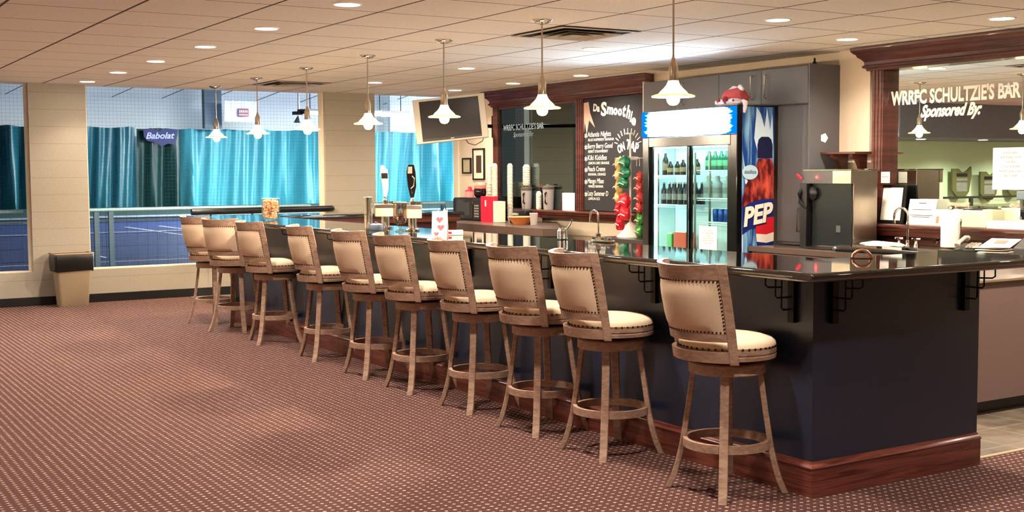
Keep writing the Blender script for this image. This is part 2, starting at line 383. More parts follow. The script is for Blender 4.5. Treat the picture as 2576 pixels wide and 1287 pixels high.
def curtain(x0, x1, y, z0, z1, m, label, amp=0.46, wl=0.8, seed=1):
    rnd = random.Random(seed); bm = B(); n = int((x1 - x0) / 0.06); k = 8
    ph = [rnd.uniform(0, 6.28) for _ in range(5)]; rows = []
    for r in range(k + 1):
        t = r / k; z = z1 + (z0 - z1) * t; row = []
        for i in range(n + 1):
            x = x0 + (x1 - x0) * i / n
            a = amp * (0.55 + 0.45 * t)
            s = math.sin(2 * PI * x / wl + ph[0] + 0.5 * math.sin(x * 1.7 + ph[1])) * (0.6 + 0.4 * math.sin(x * 0.9 + ph[2])) + 0.45 * math.sin(2 * PI * x / (wl * 2.7) + ph[3] + t * 1.3) + 0.2 * math.sin(x * 17 + t * 4 + ph[4])
            sag = (0.05 * abs(math.sin(x * 2.1 + ph[1]))) * (1 - t)
            row.append(bm.verts.new((x, y + a * s, z - sag)))
        rows.append(row)
    for a, b in zip(rows, rows[1:]):
        for i in range(n): bm.faces.new((a[i], a[i + 1], b[i + 1], b[i]))
    o = link('divider_curtain', bm, m, smooth=80); tag(o, label, 'curtain', 'court divider curtains')
    return o
curtain(3.0, 12.35, 48, 0.0, 3.45, TEAL_DIM, 'teal vinyl curtain coloured as dimly lit at the left of the court', seed=2)
curtain(12.4, 14.05, 47.9, 0.0, 3.42, GREEND, 'dark green vinyl curtain between the two teal ones', 0.2, 0.9, seed=3)
curtain(14.0, 34.0, 48.1, 0.0, 3.42, TEAL, 'teal vinyl curtain coloured as brightly lit at the right of the court', 0.5, 1.0, seed=4)
lg = thing('curtain_banner', 'navy banner with white lettering pinned over the dark curtain', 'banner')
bm = B()
poly = [(12.6, 3.32), (12.9, 3.4), (13.2, 3.28), (13.45, 3.4), (13.95, 3.35), (13.9, 3.0), (13.8, 2.75), (13.55, 2.8), (13.3, 2.68), (13.05, 2.85), (12.75, 2.9), (12.62, 3.05)]
prism(bm, poly, 47.62, 47.64, 'y'); link('cloth', bm, mat('navy_cloth', (30, 34, 92), 0.6), lg)
text('lettering', 'Babolat', 0.34, (12.68, 47.61, 2.98), mat('pale_lettering', (176, 184, 220), 0.6), lg, right=(1, 0, 0.02), shear=0.3, offset=0.008, width=1.12)
bn = thing('hanging_banner', 'white banner with a small red emblem hung high in the tennis hall', 'banner')
bm = B()
rows = []
for r in range(5):
    rows.append([bm.verts.new((15.33 + 1.32 * i / 16, 46 + 0.03 * math.sin(i * 1.1) + 0.02 * r, 4.43 - 0.2 * r + 0.015 * math.sin(i * 2.0))) for i in range(17)])
for a, b in zip(rows, rows[1:]):
    for i in range(16): bm.faces.new((a[i], a[i + 1], b[i + 1], b[i]))
link('cloth', bm, mat('white_banner_cloth', (222, 228, 250), 0.6, emit=(222, 228, 255), es=0.0), bn)
bx('emblem', (15.83, 16.25, 45.90, 45.92, 3.83, 4.14), mat('red_brown_print', (150, 90, 100), 0.6), bn)
bm = B(); 
for i in range(5): box(bm, 15.88 + i * 0.07, 15.92 + i * 0.07, 45.89, 45.899, 3.98, 4.07)
box(bm, 15.86, 16.22, 45.89, 45.899, 3.88, 3.91)
link('emblem_marks', bm, PAPER, bn)
bm = B(); tube(bm, [(15.4, 46.0, 4.42), (15.4, 46.0, 5.09)], 0.008, 5); link('cord', bm, WHITE, bn)
bm = B(); tube(bm, [(16.6, 46.0, 4.42), (16.6, 46.0, 5.09)], 0.008, 5); link('cord', bm, WHITE, bn)
bx('wall_speaker_box', (14.9, 15.6, 47.2, 47.5, 3.4, 5.09), mat('grey_box_paint', (92, 108, 118), 0.6)); tag(bpy.data.objects['wall_speaker_box'], 'grey square box beside the white banner in the tennis hall', 'box'); bpy.data.objects['wall_speaker_box'].name = 'duct_box'
# grey low barrier
bm = B(); box(bm, -2, 34, 41.6, 41.7, 0, 0.16); box(bm, -2, 34, 41.3, 41.9, 0.16, 0.2)
tag(link('court_barrier', bm, mat('grey_barrier_paint', (120, 136, 144), 0.6)), 'low grey barrier at the foot of the court curtains', 'barrier')
bm = B(); box(bm, 3, 34, 47.0, 47.1, 0, 0.35); tag(link('curtain_hem_board', bm, GREEND), 'dark board along the bottom of the court curtains', 'board')
# hall fixtures
HALLG = mat('hall_light_glow', (240, 250, 255), 0.5, emit=(244, 250, 250), es=HALL_E)
def hall_light(x, y, z, L, W, label, ang=0.0):
    t = thing('court_light', label, 'light fixture', (x, y, z), ang, 'hanging court lights')
    bx('diffuser', (-L / 2, L / 2, -W / 2, W / 2, -0.06, 0.0), HALLG, t); 
    bm = B(); box(bm, -L / 2 - .02, L / 2 + .02, -W / 2 - .02, W / 2 + .02, 0.001, 0.05); link('housing', bm, WHITE, t)
    bm = B()
    for sx in (-1, 1): tube(bm, [(sx * L * .4, 0, 0.05), (sx * L * .4, 0, 5.08 - z)], 0.01, 5)
    link('hanger', bm, BLACKM, t)
hall_light(12.2, 25, 2.93, 0.75, 0.4, 'bright white court light seen beside the television', 0.2)
hall_light(10.45, 25, 2.93, 0.5, 0.3, 'bright white court light at the right edge of the middle opening', 0.0)
for i, (x, y) in enumerate(((22, 20), (27, 33), (34, 33), (27, 26), (31, 45), (16, 38), (38, 40), (30, 20), (38, 26))):
    hall_light(x, y, 4.75, 3.0, 1.0, ['long court light high in the hall, ' + s for s in ('nearest the window wall', 'middle row inner', 'middle row outer', 'front row inner', 'back row outer', 'back row inner', 'far right back', 'near right', 'far right front')][i])
t = thing('court_camera_pole', 'white pole with a black camera and round grey horn in the tennis hall', 'camera pole')
bm = B(); tube(bm, [(9.98, 25, 5.08), (9.98, 25, 2.82)], 0.02, 8); link('pole', bm, WHITE, t)
bm = B(); box(bm, 9.82, 10.0, 24.8, 24.97, 2.85, 2.92); box(bm, 9.94, 10.08, 24.8, 24.97, 2.88, 2.97); tube(bm, [(10.05, 24.9, 2.88), (10.9, 24.9, 2.86)], 0.012, 6); link('camera_body', bm, BLACK, t)
bm = B(); lathe(bm, [(0.02, 0.0), (0.03, -0.02), (0.07, -0.08), (0.10, -0.14)], (9.93, 24.9, 2.82), 16, cap=False); link('horn', bm, mat('grey_horn', (130, 150, 160), 0.4), t)
bx('wall_pillar', (23.9, 25.2, 49.0, 49.3, 3.35, 5.05), mat('bright_white_sheet', (236, 244, 246), 0.5), None)
o = bpy.data.objects['wall_pillar']; tag(o, 'bright white sheet hanging at the back of the hall beside the television', 'sheet'); o.name = 'hanging_sheet'
# railing outside the openings
for i, (x0, x1, posts) in enumerate(((1.9, 2.69, (2.1,)), (3.42, 6.46, (3.56, 3.74)), (7.28, 8.58, (8.56,)))):
    rl = thing('railing', ['pale blue railing outside the left opening', 'pale blue railing with two posts outside the wide opening', 'pale blue railing outside the right opening'][i], 'railing', group='railings outside the openings')
    bm = B(); tube(bm, [(x0, 15.8, 1.125), (x1, 15.8, 1.125)], 0.022, 10); link('top_rail', bm, LIGHTBLUE, rl)
    for p in posts:
        bm = B(); box(bm, p - 0.03, p + 0.03, 15.77, 15.83, 0.0, 1.10); box(bm, p - 0.07, p + 0.07, 15.74, 15.86, 0.385, 0.40); link('post', bm, mat('slate_blue_metal', (70, 100, 122), 0.4), rl)
    bm = B()
    for z in (0.5, 0.66, 0.82, 0.98): tube(bm, [(x0, 15.8, z), (x1, 15.8, z)], 0.003, 5)
    x = x0
    while x < x1: tube(bm, [(x, 15.8, 0.40), (x, 15.8, 1.1)], 0.002, 4); x += 0.13
    link('mesh_wires', bm, mat('dark_wire', (26, 44, 92), 0.4), rl)
tk = thing('black_handrail', 'thick black round rail crossing the middle opening behind the bar', 'rail')
bm = B(); tube(bm, [(4.6, 15.2, 1.09), (6.46, 15.2, 1.095), (6.53, 15.23, 1.095), (6.56, 15.345, 1.095)], 0.042, 14); link('tube', bm, BLACK, tk)
for x in (4.85, 5.4):
    bm = B(); tube(bm, [(x, 15.2, 1.05), (x, 15.2, 0.42), (x, 15.34, 0.38)], 0.012, 8); link('bracket', bm, BLACKM, tk)

# ------------------------------------------------------------------ BAR
bar = thing('bar_counter', 'long black bar with a glossy black top and mahogany base board', 'bar')
bm = B(); box(bm, 4.22, 4.66, 4.11, 12.45, 0, 1.052); box(bm, 4.66, 5.44, 4.11, 4.5, 0, 1.052)
link('front_panel', bm, NAVY, bar)
bm = B()   # baseboard with a stepped cap
prof = [(0, 0), (0.026, 0), (0.026, 0.135), (0.032, 0.142), (0.026, 0.150), (0.010, 0.158), (0.006, 0.168), (0, 0.168)]
path = [(4.22, 12.45, -1, 0), (4.22, 4.11, -1, -1), (5.44, 4.11, 0.0, -1)]
rings = []
for x, y, nx, ny in path: rings.append([bm.verts.new((x + nx * d, y + ny * d, z)) for d, z in prof])
for a, b_ in zip(rings, rings[1:]):
    for i in range(len(prof)):
        j = (i + 1) % len(prof); bm.faces.new((a[i], a[j], b_[j], b_[i]))
bm.faces.new(rings[0]); bm.faces.new(rings[-1])
link('base_board', bm, MAHOGH, bar)
poly = [(3.985, 3.885), (5.80, 3.885), (5.80, 5.32), (5.62, 5.32), (5.575, 5.26), (5.575, 4.56), (4.76, 4.56), (4.76, 12.82), (7.25, 12.82), (7.25, 13.40), (3.985, 13.40)]
bm = B(); prism(bm, poly, 1.056, 1.10, 'z'); top = link('countertop', bm, BLACKTOP, bar); md = top.modifiers.new('bevel', 'BEVEL'); md.width = 0.020; md.segments = 6; md.limit_method = 'ANGLE'
# far return of the bar
bx('return_panel', (4.9, 6.2, 12.95, 13.3, 0, 1.052), CREAM, bar); bx('return_panel', (6.2005, 7.2, 12.95, 13.3, 0, 1.052), MAHOG, bar)
bm = B(); box(bm, 4.9, 7.2, 12.86, 12.94, 0.98, 1.054); link('return_trim', bm, MAHOG, bar)
# iron brackets under the overhang
def bracket(origin, out):
    ox, oy = origin; dx, dy = out; bm = B()
    px_, py_ = -dy, dx
    def P(u, z): return (ox + dx * u, oy + dy * u, z)
    w_ = 0.02
    vs = []
    for u in (0.0, 0.025):
        for s in (-w_, w_):
            for z in (0.83, 1.054): vs.append(bm.verts.new((ox + dx * u + px_ * s, oy + dy * u + py_ * s, z)))
    for f in ((0, 1, 3, 2), (4, 6, 7, 5), (0, 4, 5, 1), (2, 3, 7, 6), (0, 2, 6, 4), (1, 5, 7, 3)): bm.faces.new([vs[i] for i in f])
    tube(bm, [P(0.025, 0.895), P(0.075, 0.895), P(0.085, 0.905), P(0.085, 1.054)], 0.0045, 6)
    tube(bm, [P(0.025, 0.955), P(0.115, 0.955), P(0.125, 0.965), P(0.125, 1.054)], 0.0045, 6)
    tube(bm, [P(0.085, 1.0), P(0.085, 1.005), P(0.175, 1.01), P(0.19, 1.02), P(0.19, 1.054)], 0.0045, 6)
    link('iron_bracket', bm, BLACKM, bar)
for x in (4.345, 5.31): bracket((x, 4.11), (0, -1))
for y in (4.235, 5.3, 6.35, 7.4, 8.45, 9.5, 10.55, 11.6): bracket((4.22, y), (-1, 0))
hd = thing('loop_handle', 'small copper coloured loop handle lying on the glossy bar top near the corner', 'handle', (4.90, 4.43, 1.1), -0.84)
bm = B(); tube(bm, [(-0.045, 0, 0.004), (-0.043, 0, 0.02), (-0.025, 0, 0.038), (0, 0, 0.045), (0.025, 0, 0.038), (0.043, 0, 0.02), (0.045, 0, 0.004)], 0.008, 8); link('loop', bm, mat('copper', (214, 150, 120), 0.3, 0.8), hd)
bm = B(); box(bm, -0.055, 0.055, -0.012, 0.012, 0.0005, 0.006); link('foot_plate', bm, mat('copper_dark', (130, 90, 70), 0.4, 0.6), hd)

# ------------------------------------------------------------------ BAR STOOLS
def make_stool():
    t = thing('bar_stool', '', 'bar stool', (0, 0, 0), 0, 'wooden swivel stools along the bar')
    # leg frame part (rotates separately from the seat): keep as parts
    for k in range(4):
        a = PI / 4 + k * PI / 2; bm = B(); secs = []
        for r, z in ((0.158, 0.615), (0.170, 0.52), (0.184, 0.42), (0.199, 0.32), (0.214, 0.22), (0.232, 0.14), (0.256, 0.06), (0.283, 0.0)):
            wd = 0.021; th = 0.0135 if z > .3 else 0.0145
            c, s = math.cos(a), math.sin(a); ring = []
            for dr, dt in ((-th, -wd), (th, -wd), (th, wd), (-th, wd)):
                ring.append((c * (r + dr) - s * dt, s * (r + dr) + c * dt, z))
            secs.append(ring)
        sweep_rect(bm, secs); link('leg', bm, OAK, t, 0.003, smooth=30)
    bm = B(); lathe(bm, [(0.118, 0.587), (0.182, 0.587), (0.187, 0.592), (0.187, 0.636), (0.18, 0.642), (0.118, 0.642)], seg=40, cap=False); lathe(bm, [(0.0, 0.60), (0.12, 0.60), (0.12, 0.64), (0.0, 0.64)], seg=24, cap=False)
    link('leg_frame', bm, OAK, t)
    bm = B(); lathe(bm, [(0.190, 0.222), (0.2125, 0.222), (0.2125, 0.262), (0.190, 0.262), (0.190, 0.222)], seg=48, cap=False); link('footrest_ring', bm, OAK, t)
    return t
def stool_top(t):
    bm = B(); lathe(bm, [(0.12, 0.643), (0.12, 0.662)], seg=24); link('swivel_plate', bm, BLACKM, t)
    bm = B(); lathe(bm, [(0.0, 0.6625), (0.21, 0.6625), (0.236, 0.668), (0.238, 0.685), (0.232, 0.69), (0.238, 0.697), (0.238, 0.716), (0.0, 0.716)], seg=48, cap=False); link('seat_frame', bm, OAK, t)
    bm = B(); lathe(bm, [(0.0, 0.7165), (0.229, 0.7165), (0.236, 0.728), (0.232, 0.745), (0.215, 0.760), (0.17, 0.772), (0.09, 0.778), (0.0, 0.780)], seg=48, cap=False); link('seat_cushion', bm, LINEN, t)
    bm = B()
    for i in range(46):
        a = 2 * PI * i / 46
        if abs(((a - PI + PI) % (2 * PI)) - PI) < 0.0: continue
        c = Vector((0.237 * math.cos(a), 0.237 * math.sin(a), 0.725))
        bmesh.ops.create_icosphere(bm, subdivisions=1, radius=0.0062, matrix=Matrix.Translation(c))
    link('seat_nailheads', bm, BRONZE, t)
    # back
    H = 1.04
    def bp(th, z, r):   # point on the leaning curved back
        k = (z - 0.68) / 0.45
        lean = 0.060 * k + 0.020 * k * k; r = r * (1 + 0.05 * k)
        return (-(r * math.cos(th)) - lean, r * math.sin(th), z)
    def arc(bm, t0, t1, z0, z1, r0, r1, n=20, bul=0.0, crest=0.0, nz=1):
        secs = []
        for i in range(n + 1):
            th = t0 + (t1 - t0) * i / n; e = 1 - (2 * i / n - 1) ** 2
            zz1 = z1 + crest * (1 - e); o = bul * min(1, e * 4)
            secs.append([bp(th, z0, r0), bp(th, z0, r1), bp(th, (z0 + zz1) / 2, r1 + o), bp(th, zz1, r1), bp(th, zz1, r0), bp(th, (z0 + zz1) / 2, r0 - o)])
        sweep_rect(bm, secs)
    for s in (-1, 1):
        bm = B(); secs = []
        for z in (0.655, 0.72, 0.80, 0.90, 1.0, 1.08, 1.135):
            r0, r1 = 0.236, 0.264; hw = 0.085
            t0, t1 = s * H - hw, s * H + hw
            secs.append([bp(t0, z, r0), bp(t0, z, r1), bp(t1, z, r1), bp(t1, z, r0)])
        sweep_rect(bm, secs); link('back_post', bm, OAK, t, 0.003, smooth=30)
    bm = B(); arc(bm, -H + .085, H - .085, 1.060, 1.125, 0.238, 0.262, crest=0.010); link('top_rail', bm, OAK, t)
    bm = B(); arc(bm, -H + .085, H - .085, 0.765, 0.803, 0.238, 0.262); link('lower_rail', bm, OAK, t)
    bm = B(); arc(bm, -H + .085, H - .085, 0.664, 0.716, 0.239, 0.262); link('seat_apron', bm, OAK, t)
    bm = B(); secs = []
    n = 20; nz = 6; grid_o = []; grid_i = []
    a0, a1 = -H + .086, H - .086
    for j in range(nz + 1):
        z = 0.804 + (1.059 - 0.804) * j / nz; ro = []; ri = []
        for i in range(n + 1):
            th = a0 + (a1 - a0) * i / n
            e = min(1, 5 * min(i / n, 1 - i / n)) * min(1, 3.5 * min(j / nz, 1 - j / nz))
            ro.append(bm.verts.new(bp(th, z, 0.258 + 0.014 * math.sqrt(e)))); ri.append(bm.verts.new(bp(th, z, 0.240 - 0.018 * math.sqrt(e))))
        grid_o.append(ro); grid_i.append(ri)
    for g in (grid_o, grid_i):
        for a, b_ in zip(g, g[1:]):
            for i in range(n): bm.faces.new((a[i], a[i + 1], b_[i + 1], b_[i]))
    for i in range(n):
        bm.faces.new((grid_o[0][i], grid_o[0][i + 1], grid_i[0][i + 1], grid_i[0][i])); bm.faces.new((grid_o[-1][i], grid_o[-1][i + 1], grid_i[-1][i + 1], grid_i[-1][i]))
    for j in range(nz):
        bm.faces.new((grid_o[j][0], grid_o[j + 1][0], grid_i[j + 1][0], grid_i[j][0])); bm.faces.new((grid_o[j][-1], grid_o[j + 1][-1], grid_i[j + 1][-1], grid_i[j][-1]))
    link('back_upholstery', bm, LINEN, t, smooth=70)
    bm = B()
    def nail(th, z):
        c = Vector(bp(th, z, 0.2608)); bmesh.ops.create_icosphere(bm, subdivisions=1, radius=0.0050, matrix=Matrix.Translation(c))
    for i in range(27):
        th = -H + 0.11 + (2 * H - 0.22) * i / 26; nail(th, 1.052); nail(th, 0.811)
    for i in range(1, 14):
        z = 0.811 + 0.241 * i / 14; nail(-H + 0.11, z); nail(H - 0.11, z)
    link('back_nailheads', bm, BRONZE, t)
stA = make_stool(); base_parts = list(stA.children); stool_top(stA); top_parts = [c for c in stA.children if c not in base_parts]
# x, y, seat swivel, leg rotation (degrees)
stools = [
 (3.965, 4.43, -4, 0, 'bar stool nearest the camera, at the near corner of the bar'),
 (3.985, 5.41, -10, 0, 'second bar stool from the near corner of the bar, just behind the nearest'),
 (4.00, 6.13, 0, 3, 'third bar stool from the near corner of the bar'),
 (4.02, 6.92, -9, 0, 'fourth bar stool from the near corner, standing square to the bar'),
 (4.02, 7.77, -2, 0, 'fifth bar stool from the near corner, just left of the heart card'),
 (4.02, 8.52, -1, 0, 'sixth bar stool from the near corner of the bar, in front of the beer taps'),
 (4.05, 9.54, -8, -4, 'seventh bar stool from the near corner, between the beer taps and the jar of corks'),
 (4.02, 10.74, 1, -8, 'eighth bar stool from the near corner of the bar, third from the far end'),
 (4.00, 11.745, 25, 39.5, 'ninth bar stool from the near corner, swung outward, second from the far end'),
 (4.02, 12.52, 14, 28.5, 'bar stool at the far end of the bar, nearest the tennis court openings')]
for i, (x, y, sw, lr, lab) in enumerate(stools):
    if i == 0:
        t = stA; t.location = (x, y, 0); t['label'] = lab
        for c in base_parts: c.rotation_euler = (0, 0, math.radians(lr))
        for c in top_parts: c.rotation_euler = (0, 0, math.radians(sw))
    else:
        t = stA.copy(); COL.objects.link(t); t.location = (x, y, 0); t['label'] = lab
        for lst, r in ((base_parts, lr), (top_parts, sw)):
            for ch in lst:
                c = ch.copy(); COL.objects.link(c); c.parent = t; c.rotation_euler = (0, 0, math.radians(r))

# ------------------------------------------------------------------ PENDANTS
def shade_mat():
    m = bpy.data.materials.new('frosted_shade'); m.use_nodes = True; nt = m.node_tree; nt.nodes.clear()
    out = N(nt, 'ShaderNodeOutputMaterial'); d = N(nt, 'ShaderNodeBsdfDiffuse'); d.inputs[0].default_value = lin((246, 238, 224)); tl = N(nt, 'ShaderNodeBsdfTranslucent'); tl.inputs[0].default_value = lin((255, 244, 226))
    mx = N(nt, 'ShaderNodeMixShader'); mx.inputs[0].default_value = 0.55; nt.links.new(d.outputs[0], mx.inputs[1]); nt.links.new(tl.outputs[0], mx.inputs[2]); nt.links.new(mx.outputs[0], out.inputs[0]); return m
SHADE = shade_mat()
BULB = mat('lit_bulb', (255, 250, 240), 0.4, emit=(255, 232, 200), es=BULB_E)
pend_labels = ['pendant lamp nearest the camera, hanging in front of the drinks cooler', 'pendant lamp hanging in front of the tinted mirror, second from the camera', 'pendant lamp hanging in front of the television', 'pendant lamp hanging in front of the pier between the two right openings', 'pendant lamp at the right side of the wide middle opening', 'pendant lamp second from the far end, in front of the white banner', 'pendant lamp at the far end of the row, farthest from the camera']
def make_pendant():
    t = thing('pendant_lamp', '', 'pendant lamp', (0, 0, 0), 0, 'pendant lamps over the bar')
    bm = B(); lathe(bm, [(0.0, CEIL - 0.032), (0.02, CEIL - 0.032), (0.05, CEIL - 0.022), (0.075, CEIL - 0.008), (0.078, CEIL - 0.001), (0, CEIL - 0.001)], seg=28, cap=False); link('canopy', bm, CHROME, t)
    bm = B(); tube(bm, [(0, 0, CEIL - 0.03), (0, 0, 2.262)], 0.0065, 10); link('stem', bm, NICKEL, t)
    bm = B(); lathe(bm, [(0.0, 2.272), (0.011, 2.272), (0.014, 2.25), (0.026, 2.222), (0.030, 2.212), (0.030, 2.136), (0.033, 2.134), (0.033, 2.128), (0.0, 2.128)], seg=24, cap=False); link('socket', bm, NICKEL, t)
    bm = B(); lathe(bm, [(0.031, 2.129), (0.036, 2.115), (0.046, 2.098), (0.062, 2.080), (0.078, 2.066), (0.088, 2.055), (0.094, 2.047), (0.118, 2.042), (0.135, 2.036), (0.137, 2.030), (0.133, 2.027), (0.115, 2.030), (0.094, 2.035), (0.086, 2.044), (0.070, 2.060), (0.05, 2.082), (0.034, 2.105)], seg=40, cap=False); link('shade', bm, SHADE, t)
    bm = B(); lathe(bm, [(0.0, 1.975), (0.022, 1.980), (0.036, 1.995), (0.041, 2.014), (0.038, 2.035), (0.026, 2.06), (0.016, 2.08), (0.014, 2.10)], seg=20); link('bulb', bm, BULB, t)
    return t
pn = make_pendant()
for i in range(7):
    loc = (4.86, 5.94 + 1.498 * i, 0)
    t = pn if i == 0 else dup(pn, loc, 0)
    t.location = loc; t['label'] = pend_labels[i]
# one more pendant nearer than the frame shows (seen only as light on the bar)
# ------------------------------------------------------------------ RECESSED LIGHTS
def make_can():
    t = thing('recessed_light', '', 'ceiling light', (0, 0, CEIL), 0)
    bm = B(); lathe(bm, [(0.098, -0.001), (0.098, -0.006), (0.085, -0.008), (0.082, -0.001)], seg=36, cap=False); link('trim_ring', bm, WHITE, t)
    bm = B(); lathe(bm, [(0.0, -0.0035), (0.082, -0.0035)], seg=36, cap=False); link('lens', bm, WGLOW, t)
    return t
can = make_can(); nc = 0
def place_can(x, y, label, group, W, spot=math.radians(112), col=(1.0, 0.87, 0.74)):
    global nc
    t = can if nc == 0 else dup(can, (x, y, CEIL), 0)
    t.location = (x, y, CEIL); t['label'] = label; t['group'] = group; nc += 1
    ld = bpy.data.lights.new('recessed_light_lamp', 'SPOT'); ld.energy = W; ld.spot_size = spot; ld.spot_blend = 0.6; ld.shadow_soft_size = 0.07; ld.color = col
    lo = bpy.data.objects.new('lamp', ld); COL.objects.link(lo); lo.parent = t; lo.location = (0, 0, -0.02)
ords = ['nearest the far wall', 'second from the far wall', 'third from the far wall', 'fourth from the far wall', 'fifth from the far wall', 'sixth from the far wall, beyond the photo edge', 'seventh from the far wall, beyond the photo edge', 'eighth from the far wall, overhead']
for i, y in enumerate((14.82, 13.36, 11.89, 10.35, 8.85, 7.35, 5.85, 4.35)):
    place_can(3.285, y, 'recessed ceiling light over the open carpet, ' + ords[i], 'recessed lights over the open carpet', CAN_W * (0.3 if y > 14 else 1.0))
for i, y in enumerate((13.44, 11.19, 8.89, 6.57, 4.27, 1.97)):
    place_can(6.355, y, ['recessed ceiling light behind the bar, ' + s for s in ('nearest the far wall', 'just right of the third pendant lamp', 'between the ceiling vent and the blue glow', 'upper right, nearest the camera', 'just outside the photo top, above the bar end', 'outside the photo, over the carpet at right')][i], 'recessed lights behind the bar', CAN_W * (0.7 if y > 5 else 1.0))
for i, (x, y) in enumerate(((7.88, 14.18), (7.93, 12.79), (7.98, 11.40), (7.80, 7.244), (7.75, 5.71), (7.75, 4.2))):
    place_can(x, y, ['bright recessed light along the back wall, ' + s for s in ('above the television', 'above the tinted mirror', 'above the chalkboard', 'left of the mirror cornice', 'above the right mirror at the photo corner', 'beyond the right photo edge')][i], 'recessed lights along the back wall', BACK_W, math.radians(150))
for i, (x, y) in enumerate(((0.2, 11.9), (0.2, 8.85), (0.2, 5.85), (0.2, 2.85), (-3.0, 11.9), (-3.0, 8.85), (-3.0, 4.4), (3.285, 2.85), (3.285, 1.35))):  # unseen fill lamps, added to brighten the lounge and its mirror image
    place_can(x, y, 'added unseen ceiling light over the lounge left of the photo', 'added fill lights over the lounge', CAN_W * ((6.5 if y > 11 else 2.2) if x < 0 else 0.9), math.radians(150 if x < 0 else 112))
for x in (0.4, -1.2, -2.8, -4.4):  # unseen lamps added to brighten the green wall in the mirror
    c_ = dup(can, (x, 14.3, 2.0995), 0, 'added unseen light under the grey bulkhead, left of the photo', 'added fill lights under the bulkhead')
    for ch in list(c_.children):
        if ch.type == 'LIGHT':
            ch.data = ch.data.copy(); ch.data.energy = 70; ch.data.spot_size = math.radians(150); ch.data.color = (1.0, 0.93, 0.84)
# ------------------------------------------------------------------ CEILING VENTS
def make_vent():
    t = thing('ceiling_vent', '', 'ceiling vent', (0, 0, CEIL), 0, 'square ceiling vents')
    c = mat('vent_metal', (188, 170, 146), 0.5); d = mat('vent_shadow_gap', (46, 36, 30), 0.9)
    bx('back_plate', (-0.36, 0.36, -0.36, 0.36, -0.002, -0.0005), d, t)
    for h, z in ((0.375, -0.010), (0.27, -0.022), (0.18, -0.026), (0.10, -0.028)):
        bm = B(); w_ = 0.062 if h < .3 else 0.05
        for a in range(4):
            m_ = Matrix.Rotation(a * PI / 2, 4, 'Z')
            p = [(-h, -h, z), (h, -h, z), (h - w_, -h + w_, z + 0.018 if h < .37 else z), (-h + w_, -h + w_, z + 0.018 if h < .37 else z)]
            q = [(x_, y_, z_ + 0.003) for x_, y_, z_ in p]
            vs = [bm.verts.new(m_ @ Vector(v)) for v in p + q]
            for f in ((0, 1, 2, 3), (4, 7, 6, 5), (0, 4, 5, 1), (1, 5, 6, 2), (2, 6, 7, 3), (3, 7, 4, 0)): bm.faces.new([vs[k] for k in f])
        link('louvre', bm, c, t)
    bx('centre_plate', (-0.05, 0.05, -0.05, 0.05, -0.024, -0.021), c, t)
    return t
v1 = make_vent(); v1.location = (5.55, 8.01, CEIL); v1['label'] = 'square ceiling vent between the second and nearest pendant lamps'
dup(v1, (5.55, 14.1, CEIL), 0, 'square ceiling vent near the far wall by the third farthest pendant lamp')

# ------------------------------------------------------------------ WASTE BIN
t = thing('waste_bin', 'beige plastic waste bin with a black liner against the far wall', 'waste bin', (3.10, 15.10, 0))
bm = B()
def rrect(hx, hy, z, r=0.03, n=4):
    pts = []
    for cx, cy, a0 in ((hx - r, hy - r, 0), (-hx + r, hy - r, PI / 2), (-hx + r, -hy + r, PI), (hx - r, -hy + r, 1.5 * PI)):
        for i in range(n + 1):
            a = a0 + PI / 2 * i / n; pts.append((cx + r * math.cos(a), cy + r * math.sin(a), z))
    return pts
secs = [rrect(0.16, 0.12, 0.0), rrect(0.165, 0.125, 0.02), rrect(0.205, 0.155, 0.56), rrect(0.215, 0.165, 0.565), rrect(0.218, 0.168, 0.60)]
sweep_rect(bm, secs); link('bin_body', bm, mat('tan_plastic', (150, 130, 104), 0.55, noise=0.05, nscale=30), t)
bm = B()
def wav(hx, hy, z, a, sd): return [(x + a * math.sin(i * 2.3 + sd), y + a * math.cos(i * 1.9 + sd), z + a * 1.5 * math.sin(i * 1.3 + sd)) for i, (x, y, _) in enumerate(rrect(hx, hy, z))]
sweep_rect(bm, [wav(0.217, 0.168, 0.43, 0.009, 1), wav(0.224, 0.173, 0.46, 0.007, 2), wav(0.226, 0.175, 0.53, 0.004, 3), wav(0.228, 0.177, 0.595, 0.002, 3), wav(0.222, 0.172, 0.615, 0.001, 3)]); link('black_liner', bm, mat('black_bag', (14, 14, 14), 0.35), t)
bm = B(); 
for pp in (rrect(0.225, 0.175, 0.632),):
    tube(bm, pp, 0.012, 6, closed=True)
link('rim', bm, mat('tan_plastic', (150, 130, 104)), t)

# ------------------------------------------------------------------ BACK WALL: mirrors, chalkboard, frame
def cornice(parent, y0, y1):
    prof = [(8.615, 2.455), (8.50, 2.455), (8.495, 2.475), (8.475, 2.482), (8.47, 2.50), (8.485, 2.508), (8.485, 2.535), (8.465, 2.56), (8.44, 2.58), (8.432, 2.60), (8.415, 2.612), (8.40, 2.63), (8.395, 2.645), (8.395, 2.663), (8.615, 2.663)]
    bm = B(); n = len(prof); rings = []
    for k, y in enumerate((y0, y1)):
        s = -1 if k == 0 else 1
        rings.append([bm.verts.new((x, y + s * (8.5 - min(x, 8.5)) if x < 8.6 else y, z)) for x, z in prof])
    for i in range(n):
        j = (i + 1) % n; bm.faces.new((rings[0][i], rings[0][j], rings[1][j], rings[1][i]))
    bm.faces.new(rings[0]); bm.faces.new(rings[1])
    return link('cornice', bm, MAHOG, parent, smooth=30)
def ledge(parent, y0, y1):
    prof = [(8.615, 0.985), (8.47, 0.985), (8.46, 1.02), (8.42, 1.035), (8.415, 1.052), (8.39, 1.058), (8.382, 1.07), (8.386, 1.084), (8.40, 1.09), (8.615, 1.09)]
    bm = B(); prism(bm, [(x, z) for x, z in prof], y0, y1, 'y'); return link('ledge', bm, MAHOG, parent, smooth=30)
